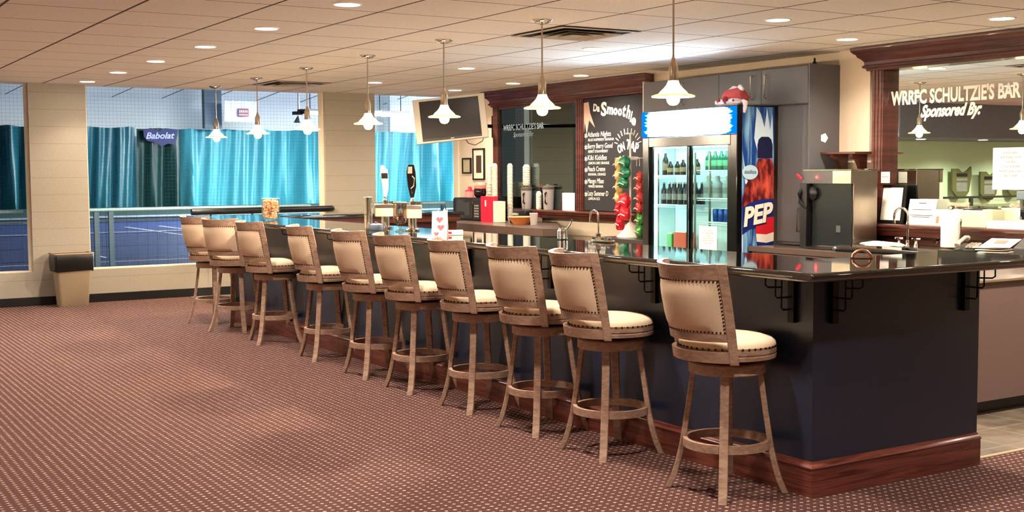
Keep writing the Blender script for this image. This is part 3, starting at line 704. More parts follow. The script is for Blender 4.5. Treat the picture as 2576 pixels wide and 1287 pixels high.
fl = thing('wall_mirror_frame', 'mahogany frame with cornice holding the tinted mirror and the chalkboard', 'wall frame')
cornice(fl, 10.87, 14.30); ledge(fl, 10.93, 14.42)
def post(parent, y0, y1, z0=1.09, z1=2.455):
    bm = B(); box(bm, 8.51, 8.615, y0, y1, z0, z1)
    w_ = (y1 - y0)
    for q in (0.2, 0.5, 0.8): box(bm, 8.502, 8.51, y0 + w_ * q - 0.01, y0 + w_ * q + 0.01, z0, z1)
    link('frame_post', bm, MAHOG, parent, 0.003)
post(fl, 14.15, 14.27); post(fl, 12.13, 12.28)
bm = B(); box(bm, 8.53, 8.615, 12.28, 14.15, 2.42, 2.455); link('frame_rail', bm, MAHOG, fl)
bx('tinted_mirror', (8.55, 8.60, 12.28, 14.15, 1.09, 2.455), DARKMIRROR, fl)
SCRIPT = mat('etched_white_lettering', (236, 230, 214), 0.6); SCRIPTD = mat('faint_lettering', (120, 134, 140), 0.7)
text('lettering', "WRRFC SCHULTZIE'S BAR", 0.11, (8.548, 14.05, 2.13), SCRIPTD, fl, offset=0.002, width=1.0)
text('lettering', "Sponsored By:", 0.09, (8.548, 13.80, 2.04), SCRIPTD, fl, shear=0.4, width=0.5)
bb = thing('chalkboard', 'black chalkboard listing smoothies in white chalk beside the drinks cooler', 'chalkboard')
bx('board', (8.53, 8.60, 10.93, 12.27, 1.10, 2.45), mat('chalkboard_slate', (44, 42, 44), 0.85, noise=0.12, nscale=5), bb)
CH = mat('white_chalk', (232, 226, 214), 0.9); CHP = mat('pink_chalk', (220, 180, 160), 0.9); XC = 8.528
# burst in the corner
bm = B()
KY = 8.528 / 8.48
poly = [(12.10, 2.40), (11.96, 2.41), (11.93, 2.28), (11.83, 2.10), (11.95, 2.19), (12.00, 2.02), (12.035, 2.17), (12.09, 1.90), (12.115, 1.93)]
prism(bm, [(y * KY, z) for y, z in poly], XC, XC + .001, 'x'); link('chalk_burst', bm, CHP, bb)
for s, y, z, sz, wd, rot, off in (('Da', 11.87, 2.30, 0.12, 0.14, -0.1, .005), ('S', 11.71, 2.24, 0.22, 0.12, -0.05, .008), ('m', 11.59, 2.26, 0.16, 0.13, -0.15, .008), ('o', 11.46, 2.245, 0.15, 0.085, -0.15, .008), ('o', 11.375, 2.235, 0.15, 0.085, -0.2, .008), ('t', 11.29, 2.22, 0.2, 0.07, -0.25, .008), ('h', 11.22, 2.20, 0.2, 0.075, -0.3, .008), ('i', 11.145, 2.15, 0.18, 0.025, -0.3, .008), ('e', 11.12, 2.12, 0.16, 0.09, -0.3, .008)):
    text('chalk_title', s, sz, (XC, y * KY, z), CH, bb, width=wd * 0.95, rot=rot, offset=off)
items = [('Atlantis Nights', 'BLUE RASPBERRY BANANA', 1.99), ('Berry Berry Good', 'BERRY STRAWBERRY', 1.85), ('Kiki Kiddles', 'LEMON LIME ORANGE', 1.71), ('Peach Creme', 'BANANA, ORANGE', 1.575), ('Mango Mban', 'MANGO BANANA', 1.43), ('Lazy Summer D', 'LEMON ICE', 1.28)]
for a, b_, z in items:
    text('chalk_line', '*', 0.13, (XC, 12.045 * KY, z - 0.05), CH, bb, offset=0.002)
    text('chalk_line', a, 0.085, (XC, 11.985 * KY, z), CH, bb, width=0.030 * len(a) + 0.03, offset=0.0008, shear=0.1)
    text('chalk_line', b_, 0.045, (XC, 11.97 * KY, z - 0.052), CH, bb, width=0.024 * len(b_) + 0.02, offset=0.0004)
text('chalk_on_tap', 'ON', 0.13, (XC, 11.36 * KY, 1.78), CH, bb, rot=0.35, offset=0.006, width=0.14); text('chalk_on_tap', 'TAP', 0.15, (XC, 11.22 * KY, 1.84), CH, bb, rot=-0.25, offset=0.006, width=0.24)
bm = B()
for i in range(11):
    a = PI * (0.06 + 0.88 * i / 10); c, s = math.cos(a), math.sin(a)
    y, z = 11.18 * KY, 1.87
    p1 = Vector((XC, y + c * 0.20, z + s * 0.13)); p2 = Vector((XC, y + c * 0.26, z + s * 0.20)); 
    tube(bm, [p1, p2], 0.006, 5)
link('chalk_rays', bm, CH, bb)
# right-hand mirror
fr = thing('wall_mirror', 'large mahogany framed mirror with white club lettering on the right', 'mirror')
cornice(fr, 3.2, 7.66); ledge(fr, 3.2, 7.60); post(fr, 7.475, 7.60)
bx('wainscot', (8.585, 8.615, 3.2, 7.60, 0.86, 0.985), MAHOG, fr)
bm = B(); e = 0.012
vs = [bm.verts.new((8.60 + e * (7.0 - y), y, z)) for y, z in ((7.475, 1.09), (3.2, 1.09), (3.2, 2.455), (7.475, 2.455))]
for v in vs: v.co.x = 8.612 - 0.013 * (7.475 - v.co.y)
bm.faces.new(vs); link('mirror_glass', bm, MIRROR, fr)
# taper of the glass bed behind the pane
MX = 8.584
text('lettering', "WRRFC SCHULTZIE'S BAR", 0.165, (8.6085, 7.465, 2.145), SCRIPT, fr, right=(-0.013, -1, 0), offset=0.006, width=1.33)
text('lettering', "Sponsored By:", 0.14, (8.6045, 7.14, 2.025), SCRIPT, fr, right=(-0.013, -1, 0), shear=0.45, offset=0.006, width=0.63)
def note(name, y0, y1, z0, z1, X, label, lines, parent=None, size=0.024, m=PAPER):
    t = thing(name, label, 'paper sign')
    bx('sheet', (X - 0.001, X, y0, y1, z0, z1), m, t)
    for i, l in enumerate(lines):
        zz = z1 - 0.05 - i * (z1 - z0 - 0.08) / max(1, len(lines))
        text('print', l, size, (X - 0.0015, (y0 + y1) / 2, zz), INK, t, align='CENTER')
    return t
IFY = ['IF YOU NEED', 'ANYTHING FROM', 'THE BAR', 'PLEASE ASK THE', 'FRONT DESK IF NO', 'ONE IS HERE', '']
note('notice', 6.045, 6.375, 1.40, 1.74, 8.575, 'white notice taped to the right mirror, below the club lettering', IFY)
note('notice', 7.375, 7.475, 1.45, 1.55, 8.500, 'small white card taped in the lower left of the right mirror', ['WARNING'], size=0.016)
t = thing('framed_licence', 'black framed certificate standing on the ledge at the left of the right mirror', 'framed certificate', (8.50, 7.36, 1.0905)); t.rotation_euler = (0, 0, 0)
bm = B(); box(bm, -0.012, 0.012, -0.135, 0.135, 0, 0.345); o = link('frame', bm, BLACK, t, 0.003); o.rotation_euler = (0, 0.14, 0)
bm = B(); box(bm, -0.0145, -0.0125, -0.11, 0.11, 0.03, 0.32); o = link('certificate', bm, PAPER, t); o.rotation_euler = (0, 0.14, 0)
o = text('print', 'CERTIFICATE', 0.02, (-0.0155, 0.0, 0.27), INK, t, align='CENTER'); o.rotation_euler = (0, 0.14, 0)
bpy.data.objects.remove(o)
t = thing('notice_stand', 'white printed notice leaning on the ledge, right of the framed certificate', 'paper sign', (8.50, 7.04, 1.0905))
bm = B(); box(bm, -0.002, 0.0, -0.145, 0.145, 0, 0.225); o = link('sheet', bm, PAPER, t); o.rotation_euler = (0, 0.2, 0)
bm = B(); 
for z in (0.185,): box(bm, -0.003, -0.0022, -0.04, 0.04, z, z + 0.008)
for z, h in ((0.13, 0.10), (0.08, 0.12), (0.065, 0.09)): box(bm, -0.003, -0.0022, -h, h, z, z + 0.006)
o = link('print', bm, INK, t); o.rotation_euler = (0, 0.2, 0)
t = thing('leaflet', 'small cream leaflet with an orange mark on the mirror ledge', 'leaflet', (8.47, 6.82, 1.0905))
bm = B(); box(bm, -0.002, 0, -0.05, 0.05, 0, 0.14); o = link('sheet', bm, PAPER, t); o.rotation_euler = (0, 0.15, 0)
bm = B(); box(bm, -0.003, -0.0021, 0.0, 0.03, 0.02, 0.08); o = link('orange_mark', bm, mat('orange_print', (226, 140, 100), 0.7), t); o.rotation_euler = (0, 0.15, 0)
t = thing('paper_box', 'cream square box on the ledge, right of the paper towel roll', 'box', (8.46, 6.44, 1.0905), 0.1)
bx('box_body', (-0.05, 0.05, -0.12, 0.12, 0, 0.14), mat('cream_card', (240, 230, 200), 0.7), t, 0.004)
bx('opening_slot', (-0.03, 0.03, -0.05, 0.05, 0.1401, 0.1415), mat('dark_slot', (60, 50, 44), 0.8), t)
t = thing('white_tray', 'long low white tray along the mirror ledge at the right edge', 'tray', (8.47, 6.0, 1.0905))
bm = B(); box(bm, -0.06, 0.06, -0.26, 0.30, 0, 0.006); box(bm, -0.06, -0.055, -0.26, 0.30, 0.006, 0.06); box(bm, 0.055, 0.06, -0.26, 0.30, 0.006, 0.06); box(bm, -0.055, 0.055, -0.26, -0.255, 0.006, 0.06); box(bm, -0.055, 0.055, 0.295, 0.30, 0.006, 0.06); link('tray_body', bm, WHITE, t)

# ------------------------------------------------------------------ CABINETS, SHELF
cb = thing('wall_cabinet', 'charcoal laminate cabinet wall with upper doors above the drinks cooler', 'cabinet')
bm = B(); box(bm, 8.18, 8.612, 8.04, 10.48, 2.18, 2.53); link('upper_carcass', bm, CABGREY, cb)
bm = B(); box(bm, 8.205, 8.612, 8.04, 8.456, 0.874, 2.1799); link('tall_carcass', bm, CABGREY, cb)
bm = B(); box(bm, 8.16, 8.612, 8.022, 8.04, 0.874, 2.54); link('end_panel', bm, CABGREY, cb, 0.002)
bm = B(); box(bm, 8.165, 8.612, 10.48, 10.50, 2.17, 2.54); link('end_panel', bm, mat('white_edge', (220, 210, 200), 0.5), cb)
for y0, y1, hy in ((9.868, 10.478, 9.99), (9.262, 9.864, 9.80), (8.655, 9.258, 8.776), (8.044, 8.651, 8.585)):
    bm = B(); box(bm, 8.16, 8.178, y0, y1, 2.185, 2.525); d = link('door', bm, CABGREY, cb, 0.002)
    bm = B(); tube(bm, [(8.16, hy, 2.255), (8.132, hy, 2.255), (8.132, hy, 2.475), (8.16, hy, 2.475)], 0.007, 8); link('handle', bm, NICKEL, d)
bm = B(); box(bm, 8.186, 8.204, 8.05, 8.452, 0.90, 2.175); d = link('door', bm, CABGREY, cb, 0.002)
bm = B(); tube(bm, [(8.186, 8.165, 1.0), (8.158, 8.165, 1.0), (8.158, 8.165, 1.21), (8.186, 8.165, 1.21)], 0.007, 8); link('handle', bm, NICKEL, d)
st = thing('wall_sticker', 'small white pentagon sticker on the side of the charcoal cabinet', 'sticker')
bm = B(); poly = [(8.352 + 0.05 * math.sin(a), 1.865 + 0.046 * math.cos(a)) for a in [2 * PI * k / 5 + .3 for k in range(5)]]
prism(bm, poly, 8.0205, 8.0218, 'y'); link('vinyl', bm, mat('white_sticker', (250, 250, 250), 0.5, emit=(255, 255, 255), es=0.0), st)
hk = thing('small_ornament', 'tiny dark figure standing on top of the charcoal cabinet', 'ornament', (8.3, 8.1, 2.5405))
bm = B(); lathe(bm, [(0.0, 0.0), (0.025, 0.0), (0.02, 0.02), (0.008, 0.035), (0.012, 0.05), (0.006, 0.062), (0.0, 0.064)], seg=12, cap=False); link('body', bm, BLACK, hk)
sh = thing('bracket_shelf', 'small mahogany shelf on two scrolled brackets above the drinks dispenser', 'shelf')
bx('shelf_board', (8.30, 8.545, 7.60, 8.018, 1.712, 1.732), MAHOG, sh, 0.003)
for y in (7.70, 7.93):
    bm = B(); prism(bm, [(8.545, 1.711), (8.35, 1.711), (8.36, 1.68), (8.42, 1.66), (8.455, 1.61), (8.475, 1.56), (8.545, 1.545)], y - 0.022, y + 0.022, 'y'); link('bracket', bm, MAHOG, sh)
# ------------------------------------------------------------------ BACK COUNTERS
bc = thing('back_counter', 'low brown back counter with cabinet doors behind the bar', 'counter')
bm = B(); box(bm, 7.86, 8.58, 4.95, 8.44, 0.1, 0.815); link('carcass', bm, BROWNPANEL, bc)
bm = B(); box(bm, 7.92, 8.55, 4.95, 8.44, 0.0, 0.1); link('toe_kick', bm, BLACK, bc)
bx('worktop', (7.82, 8.612, 4.95, 8.455, 0.816, 0.865), BROWNTOP, bc, 0.004)
bx('sink_deck', (7.98, 8.58, 5.3, 7.32, 0.8655, 0.905), STEEL, bc, 0.004)
y = 5.0
while y < 8.3:
    bx('door', (7.842, 7.859, y, y + 0.54, 0.13, 0.79), BROWNPANEL, bc, 0.002); y += 0.56
bc2 = thing('sink_counter', 'mauve brown counter end with a bright steel edge right of the bar', 'counter')
bx('end_panel', (6.35, 8.5, 4.90, 4.92, 0.09, 0.83), BROWNPANEL, bc2); bx('carcass', (6.36, 7.80, 4.921, 5.45, 0.09, 0.83), BROWNPANEL, bc2); bx('toe_kick', (6.45, 7.80, 4.97, 5.4, 0, 0.089), BLACK, bc2)
bx('worktop', (6.33, 7.815, 4.892, 5.47, 0.831, 0.864), BROWNTOP, bc2); bx('steel_edge', (6.33, 8.5, 4.884, 4.8915, 0.852, 0.866), CHROME, bc2)
bc3 = thing('short_counter', 'short dark counter left of the drinks cooler holding the display stand', 'counter')
bx('carcass', (7.86, 8.58, 9.92, 10.95, 0.0, 0.80), CABGREY, bc3); bx('worktop', (7.82, 8.59, 9.90, 10.97, 0.801, 0.845), mat('dark_laminate', (52, 46, 44), 0.3), bc3, 0.004)
bc4 = thing('high_counter', 'dark wood high counter in the far corner under the tinted mirror', 'counter')
bx('carcass', (7.65, 8.55, 12.9, 15.25, 0.0, 0.839), CABGREY, bc4); bx('support', (7.5, 7.8, 11.8, 12.899, 0.0, 0.839), CABGREY, bc4)
poly = [(8.612, 12.85), (8.612, 15.30), (7.55, 15.30), (7.48, 13.4), (7.42, 12.3), (7.42, 11.8), (7.48, 11.45), (7.60, 11.36), (7.72, 11.45)]
bm = B(); prism(bm, poly, 0.84, 0.932, 'z'); link('worktop', bm, mat('brown_worktop', (84, 66, 58), 0.3, noise=0.15, nscale=60), bc4, 0.004)

# ------------------------------------------------------------------ DRINKS COOLER
FX, FY0, FY1, FH = 7.70, 8.47, 9.89, 2.175
fg = thing('drinks_cooler', 'black glass door drinks cooler with a glowing blue header and cola bottle side', 'cooler')
BLK = mat('cooler_black', (12, 13, 16), 0.25)
INTER = mat('cooler_interior', (222, 240, 240), 0.5)
bm = B()
box(bm, FX + 0.05, 8.155, FY0, FY0 + 0.03, 0.0, FH); box(bm, FX + 0.05, 8.155, FY1 - 0.03, FY1, 0.0, FH); box(bm, 8.10, 8.155, FY0 + .03, FY1 - .03, 0, FH)
box(bm, FX + 0.05, 8.10, FY0 + .03, FY1 - .03, 1.84, FH - .001); box(bm, FX + 0.05, 8.10, FY0 + .03, FY1 - .03, 0, 0.56)
link('cabinet_shell', bm, BLK, fg)
bm = B()
box(bm, FX + .06, 8.09, FY1 - 0.036, FY1 - 0.031, 0.6, 1.83); box(bm, 8.09, 8.098, FY0 + .04, FY1 - .04, 0.6, 1.83); box(bm, FX + .06, 8.09, FY0 + 0.031, FY0 + 0.036, 0.6, 1.83)
box(bm, FX + .06, 8.09, FY0 + .04, FY1 - .04, 0.565, 0.6)
link('liner', bm, INTER, fg)
CG = mat('cooler_light', (220, 250, 255), 0.5, emit=(216, 248, 255), es=7.5)
bm = B(); box(bm, FX + 0.09, FX + 0.16, FY0 + 0.08, FY1 - 0.08, 1.80, 1.825); link('lamp_tube', bm, CG, fg)
bm = B(); box(bm, FX + 0.052, FX + 0.07, FY1 - 0.075, FY1 - 0.045, 0.75, 1.78); link('side_lamp_tube', bm, CG, fg)
# door frames
FRM = mat('cooler_frame', (9, 10, 12), 0.2)
bm = B(); box(bm, FX - 0.01, FX + 0.049, FY0, FY0 + 0.09, 0.5, 1.91); box(bm, FX - 0.01, FX + 0.049, FY1 - 0.10, FY1, 0.5, 1.91); box(bm, FX - 0.01, FX + 0.049, FY0 + .09, FY1 - .10, 1.81, 1.91); box(bm, FX - .01, FX + .049, FY0, FY1, 0.02, 0.5)
link('door_surround', bm, FRM, fg, 0.006)
for k, (y0, y1, xo) in enumerate(((9.15, 9.79, 0.02), (8.56, 9.20, 0.0))):
    bm = B(); box(bm, FX + xo, FX + xo + 0.018, y0, y0 + 0.05, 0.5, 1.81); box(bm, FX + xo, FX + xo + 0.018, y1 - 0.03, y1, 0.5, 1.81); box(bm, FX + xo, FX + xo + 0.018, y0 + .05, y1 - .03, 0.50, 0.56)
    d = link('sliding_door', bm, FRM, fg)
    bm = B(); box(bm, FX + xo + 0.007, FX + xo + 0.011, y0 + 0.051, y1 - 0.031, 0.561, 1.809); link('glass_pane', bm, GLASS, d)
bm = B(); box(bm, FX - 0.004, FX - 0.0005, 9.165, 9.175, 0.56, 1.8); link('door_edge_strip', bm, CHROME, fg)
WIRE = mat('white_wire', (240, 250, 250), 0.4)
for y0, y1, zs in ((9.22, 9.84, (1.52, 1.225)), (8.52, 9.16, (1.57, 1.50, 1.30, 1.20, 1.07))):
    for z in zs:
        xs = FX + 0.10 if z not in (1.50, 1.20) else FX + 0.2
        bm = B(); tube(bm, [(xs, y0, z), (xs, y1, z)], 0.007, 6); tube(bm, [(xs, y0, z - 0.02), (xs, y1, z - 0.02)], 0.004, 6)
        for q in range(12): 
            yy = y0 + (y1 - y0) * q / 11; tube(bm, [(xs, yy, z), (8.08, yy, z)], 0.002, 4)
        link('wire_shelf', bm, WIRE, fg)
bm = B()
for y in (9.78, 9.20, 8.98): box(bm, FX + 0.10, FX + 0.12, y, y + 0.012, 0.62, 1.75)
link('shelf_upright', bm, STEEL, fg)
# header
def header_mat():
    m = bpy.data.materials.new('backlit_header'); m.use_nodes = True; nt = m.node_tree; nt.nodes.clear()
    out = N(nt, 'ShaderNodeOutputMaterial'); em = N(nt, 'ShaderNodeEmission'); tc = N(nt, 'ShaderNodeTexCoord'); sp = N(nt, 'ShaderNodeSeparateXYZ'); nt.links.new(tc.outputs['Object'], sp.inputs[0])
    u = math_node(nt, 'DIVIDE', math_node(nt, 'ABSOLUTE', math_node(nt, 'SUBTRACT', sp.outputs[1], (FY0 + FY1) / 2)), (FY1 - FY0) / 2)
    v = math_node(nt, 'DIVIDE', math_node(nt, 'ABSOLUTE', math_node(nt, 'SUBTRACT', sp.outputs[2], 2.04)), 0.13)
    mp = N(nt, 'ShaderNodeMapping'); mp.inputs['Scale'].default_value = (1, 3, 45); nt.links.new(tc.outputs['Object'], mp.inputs[0])
    n = N(nt, 'ShaderNodeTexNoise'); n.inputs['Scale'].default_value = 1.5; n.inputs['Detail'].default_value = 3; nt.links.new(mp.outputs[0], n.inputs[0])
    e = math_node(nt, 'ADD', math_node(nt, 'POWER', u, 5.0), math_node(nt, 'MULTIPLY', math_node(nt, 'POWER', v, 6.0), 0.30))
    e = math_node(nt, 'ADD', e, math_node(nt, 'MULTIPLY', math_node(nt, 'SUBTRACT', n.outputs['Fac'], 0.5), 0.9))
    r = N(nt, 'ShaderNodeMapRange'); r.inputs['From Min'].default_value = 0.12; r.inputs['From Max'].default_value = 0.62; nt.links.new(e, r.inputs['Value'])
    c = mixc(nt, r.outputs[0], lin((205, 232, 255)), lin((0, 90, 220)))
    nt.links.new(c, em.inputs[0]); st_ = N(nt, 'ShaderNodeMapRange'); st_.inputs['To Min'].default_value = 24.0; st_.inputs['To Max'].default_value = 1.0; nt.links.new(r.outputs[0], st_.inputs['Value']); nt.links.new(st_.outputs[0], em.inputs[1])
    nt.links.new(em.outputs[0], out.inputs[0]); return m
bm = B(); box(bm, FX - 0.022, FX - 0.008, FY0 + 0.005, FY1 - 0.005, 1.915, 2.165); link('lit_header_panel', bm, header_mat(), fg)
bm = B(); box(bm, FX - 0.008, FX + 0.049, FY0, FY1, 1.911, 2.175); link('header_box', bm, BLK, fg)
# side picture: cola bottle on blue
SY = FY0 - 0.003
def cola_bg():
    m = mat('blue_picture_ground', (30, 90, 170), 0.3); nt = m.node_tree; b = nt.nodes['Principled BSDF']
    tc = N(nt, 'ShaderNodeTexCoord'); mp = N(nt, 'ShaderNodeMapping'); mp.inputs['Scale'].default_value = (22, 1, 2.2); mp.inputs['Rotation'].default_value = (0, 0.12, 0); nt.links.new(tc.outputs['Object'], mp.inputs[0])
    n = N(nt, 'ShaderNodeTexNoise'); n.inputs['Scale'].default_value = 1.0; n.inputs['Detail'].default_value = 4; nt.links.new(mp.outputs[0], n.inputs[0])
    r = N(nt, 'ShaderNodeMapRange'); r.inputs['From Min'].default_value = 0.45; r.inputs['From Max'].default_value = 0.72; nt.links.new(n.outputs['Fac'], r.inputs['Value'])
    nt.links.new(mixc(nt, r.outputs[0], lin((20, 66, 140)), lin((150, 205, 240))), b.inputs['Base Color']); return m
def cola_liq():
    m = mat('cola_picture', (110, 20, 24), 0.3); nt = m.node_tree; b = nt.nodes['Principled BSDF']
    tc = N(nt, 'ShaderNodeTexCoord'); mp = N(nt, 'ShaderNodeMapping'); mp.inputs['Scale'].default_value = (14, 1, 5); nt.links.new(tc.outputs['Object'], mp.inputs[0])
    n = N(nt, 'ShaderNodeTexNoise'); n.inputs['Scale'].default_value = 1.2; n.inputs['Detail'].default_value = 7; nt.links.new(mp.outputs[0], n.inputs[0])
    r = N(nt, 'ShaderNodeMapRange'); r.inputs['From Min'].default_value = 0.42; r.inputs['From Max'].default_value = 0.66; nt.links.new(n.outputs['Fac'], r.inputs['Value'])
    nt.links.new(mixc(nt, r.outputs[0], lin((84, 14, 24)), lin((226, 92, 70))), b.inputs['Base Color']); return m
x0, x1 = FX + 0.05, 8.155
bm = B(); prism(bm, [(x0, 0.5), (x1, 0.5), (x1, 2.165), (x0, 2.165)], SY, SY + 0.002, 'y'); link('side_picture', bm, cola_bg(), fg)
bm = B(); prism(bm, [(7.93, 2.16), (7.90, 1.87), (7.96, 1.70), (8.12, 1.70), (8.14, 1.87), (8.13, 2.1), (8.10, 1.95), (8.06, 2.16), (8.03, 1.97), (7.98, 2.10)], SY - 0.001, SY - 0.0002, 'y'); link('picture_burst', bm, mat('pale_burst', (214, 236, 250), 0.4), fg)
bm = B(); prism(bm, [(7.755, 1.75), (7.79, 1.45), (7.84, 1.40), (7.78, 1.62)], SY - 0.001, SY - 0.0002, 'y'); prism(bm, [(7.755, 1.25), (7.765, 1.0), (7.775, 0.5), (7.755, 0.5)], SY - 0.001, SY - 0.0002, 'y'); link('picture_burst', bm, mat('pale_burst', (214, 236, 250), 0.4), fg)
bm = B(); prism(bm, [(7.755, 1.29), (7.80, 1.44), (7.88, 1.53), (7.93, 1.62), (7.95, 1.68), (8.12, 1.68), (8.154, 1.60), (8.154, 1.20), (7.755, 1.20)], SY - 0.002, SY - 0.0012, 'y'); link('picture_bottle', bm, cola_liq(), fg)
bm = B(); prism(bm, [(7.94, 1.685), (7.94, 1.81), (7.955, 1.86), (7.99, 1.885), (8.08, 1.885), (8.115, 1.86), (8.13, 1.81), (8.13, 1.685)], SY - 0.003, SY - 0.002, 'y'); link('picture_cap', bm, mat('navy_picture', (24, 26, 66), 0.4), fg)
bm = B(); prism(bm, [(7.755, 1.22), (7.85, 1.27), (8.0, 1.30), (8.154, 1.30), (8.154, 1.03), (8.0, 1.03), (7.86, 1.02), (7.755, 0.97)], SY - 0.003, SY - 0.002, 'y'); link('picture_label', bm, mat('blue_label', (22, 40, 116), 0.4), fg)
bm = B(); prism(bm, [(7.93, 1.06), (7.97, 1.10), (8.06, 1.125), (8.154, 1.13), (8.154, 0.985), (8.06, 0.965), (7.93, 0.975), (7.925, 1.02)], SY - 0.0042, SY - 0.0031, 'y'); link('picture_roundel', bm, mat('red_roundel', (214, 30, 44), 0.4), fg)
bm = B(); prism(bm, [(7.93, 0.975), (8.06, 0.965), (8.154, 0.985), (8.154, 0.90), (8.06, 0.885), (7.94, 0.90)], SY - 0.0042, SY - 0.0031, 'y'); link('picture_roundel', bm, mat('cream_roundel', (244, 230, 214), 0.4), fg)
bm = B(); prism(bm, [(7.935, 0.899), (8.06, 0.884), (8.154, 0.90), (8.154, 0.80), (7.96, 0.80)], SY - 0.0042, SY - 0.0031, 'y'); link('picture_roundel', bm, mat('blue_label', (22, 40, 116), 0.4), fg)
text('lettering', 'PEP', 0.24, (7.765, SY - 0.0065, 1.05), mat('cream_letter', (250, 240, 226), 0.4), fg, right=(1, 0, 0.14), shear=0.12, offset=0.010, width=0.375)
text('lettering_shadow', 'PEP', 0.24, (7.771, SY - 0.0052, 1.043), mat('navy_picture', (24, 26, 66)), fg, right=(1, 0, 0.14), shear=0.12, offset=0.018, width=0.385)
mg = thing('oval_magnet', 'pale blue oval magnet reading distillata on the cooler side', 'magnet')
bm = B(); prism(bm, [(7.845 + 0.098 * math.cos(a), 1.553 + 0.068 * math.sin(a)) for a in [2 * PI * k / 32 for k in range(32)]], SY - 0.010, SY - 0.0075, 'y'); link('disc', bm, mat('pale_blue_disc', (186, 220, 232), 0.4), mg)
text('print', 'distillata', 0.05, (7.845, SY - 0.0115, 1.54), mat('navy_picture', (24, 26, 66)), mg, right=(1, 0, 0), align='CENTER', width=0.15)
note('notice', 8.735, 8.995, 0.79, 1.04, FX - 0.015, 'white printed notice taped to the right glass door of the cooler', IFY, size=0.02)
# bottles and cans inside the cooler
def make_bottle(r, h, c, m, lab=None, cap=None, cat='bottle'):
    t = thing('bottle', lab or '', cat, (0, 0, 0), 0, None)
    bm = B(); lathe(bm, [(0.0, 0.0), (r, 0.0), (r, h * 0.58), (r * 0.9, h * 0.66), (r * 0.42, h * 0.78), (r * 0.36, h * 0.96), (0.0, h * 0.96)], seg=14, cap=False); link('bottle_body', bm, m, t)
    bm = B(); lathe(bm, [(r * 1.01, h * 0.2), (r * 1.02, h * 0.2), (r * 1.02, h * 0.48), (r * 1.01, h * 0.48)], seg=14, cap=False); link('paper_label', bm, c, t)
    bm = B(); lathe(bm, [(0.0, h), (r * 0.42, h), (r * 0.42, h * 0.93), (0, h * .93)], seg=12, cap=False); link('cap', bm, cap or WHITE, t)
    return t
BR = mat('brown_glass', (46, 34, 28), 0.15); GR = mat('green_glass', (40, 110, 80), 0.15); CL = mat('frosted_bottle', (190, 226, 220), 0.25); DK = mat('dark_liquid', (30, 26, 34), 0.2)
def place(proto, first, loc, label, group, scale=None):
    if first: 
        proto.location = loc; proto['label'] = label; proto['group'] = group
        if scale: proto.scale = scale
        return proto
    return dup(proto, loc, 0, label, group, scale)
pb = make_bottle(0.033, 0.24, mat('amber_label', (170, 140, 100), 0.6), BR)
g = 'bottles on the upper left cooler shelf'
for i, (y, x) in enumerate(((9.74, 7.87), (9.66, 7.87), (9.56, 7.88), (9.46, 7.87), (9.36, 7.88), (9.28, 7.90))):
    place(pb, i == 0, (x, y, 1.53), ['tall brown bottle at the far left of the upper left cooler shelf', 'brown bottle second from the left on the upper left cooler shelf', 'brown bottle third from the left on the upper left cooler shelf', 'brown bottle third from the right on the upper left cooler shelf', 'brown bottle second from the right on the upper left cooler shelf', 'brown bottle at the right of the upper left cooler shelf'][i], g, (1, 1, (1.0, .62, .62, .68, .66, .7)[i]))
pg = make_bottle(0.036, 0.22, mat('green_label', (120, 200, 150), 0.6), GR)
for i, y in enumerate((9.08, 8.99, 8.90, 8.82)):
    place(pg, i == 0, (7.88, y, 1.508 if False else 1.577), 'green bottle on the upper right cooler shelf, ' + ['leftmost', 'second from the left', 'third from the left', 'rightmost'][i], 'green bottles on the upper right cooler shelf', (1, 1, 0.9))
pd = make_bottle(0.034, 0.22, mat('grey_label', (150, 146, 140), 0.6), DK, cap=STEEL)
k = 0
for y in (9.75, 9.66, 9.57, 9.48, 9.39, 9.30):
    for x in (7.86, 7.98):
        place(pd, k == 0, (x, y, 1.235), 'dark bottle on the middle left cooler shelf, %s row, %s' % ('front' if x < 7.9 else 'rear', ['at the left end', 'second from the left', 'third from the left', 'third from the right', 'second from the right', 'at the right end'][[9.75, 9.66, 9.57, 9.48, 9.39, 9.30].index(y)]), 'dark bottles on the middle left cooler shelf'); k += 1
def make_can_drink(m):
    t = thing('drink_can', '', 'drink can'); bm = B(); lathe(bm, [(0, 0), (0.028, 0), (0.033, 0.008), (0.033, 0.108), (0.027, 0.12), (0.0, 0.12)], seg=16, cap=False); link('can_body', bm, m, t)
    bm = B(); lathe(bm, [(0.0, 0.121), (0.026, 0.121), (0.027, 0.123), (0.0, 0.1235)], seg=16, cap=False); link('lid', bm, STEEL, t); return t
pc = make_can_drink(mat('blue_can', (40, 80, 160), 0.3, 0.4))
for i, y in enumerate((8.96, 8.88, 8.80, 8.72, 8.64)):
    place(pc, i == 0, (7.87, y, 1.077), 'blue drink can on the low right cooler shelf, ' + ['leftmost', 'second from the left', 'in the middle', 'second from the right', 'rightmost'][i], 'blue cans on the low right cooler shelf')
pr = make_can_drink(mat('red_can', (200, 40, 60), 0.3, 0.3))
for i, z in enumerate((1.577, 1.702)):
    place(pr, i == 0, (7.87, 8.68, z), ['lower of two stacked red cans in the top right of the cooler', 'upper of two stacked red cans in the top right of the cooler'][i], 'red cans in the top right of the cooler')
pj = make_bottle(0.055, 0.25, mat('steel_grey_label', (120, 130, 130), 0.5), mat('grey_jug', (150, 166, 164), 0.3), cap=STEEL)
for i, y in enumerate((9.08, 8.95, 8.80, 8.66)):
    place(pj, i == 0, (7.88, y, 1.307), 'grey bottle on the middle right cooler shelf, ' + ['leftmost', 'second from the left', 'second from the right', 'rightmost'][i], 'grey bottles on the middle right cooler shelf', (1, 1, .85))
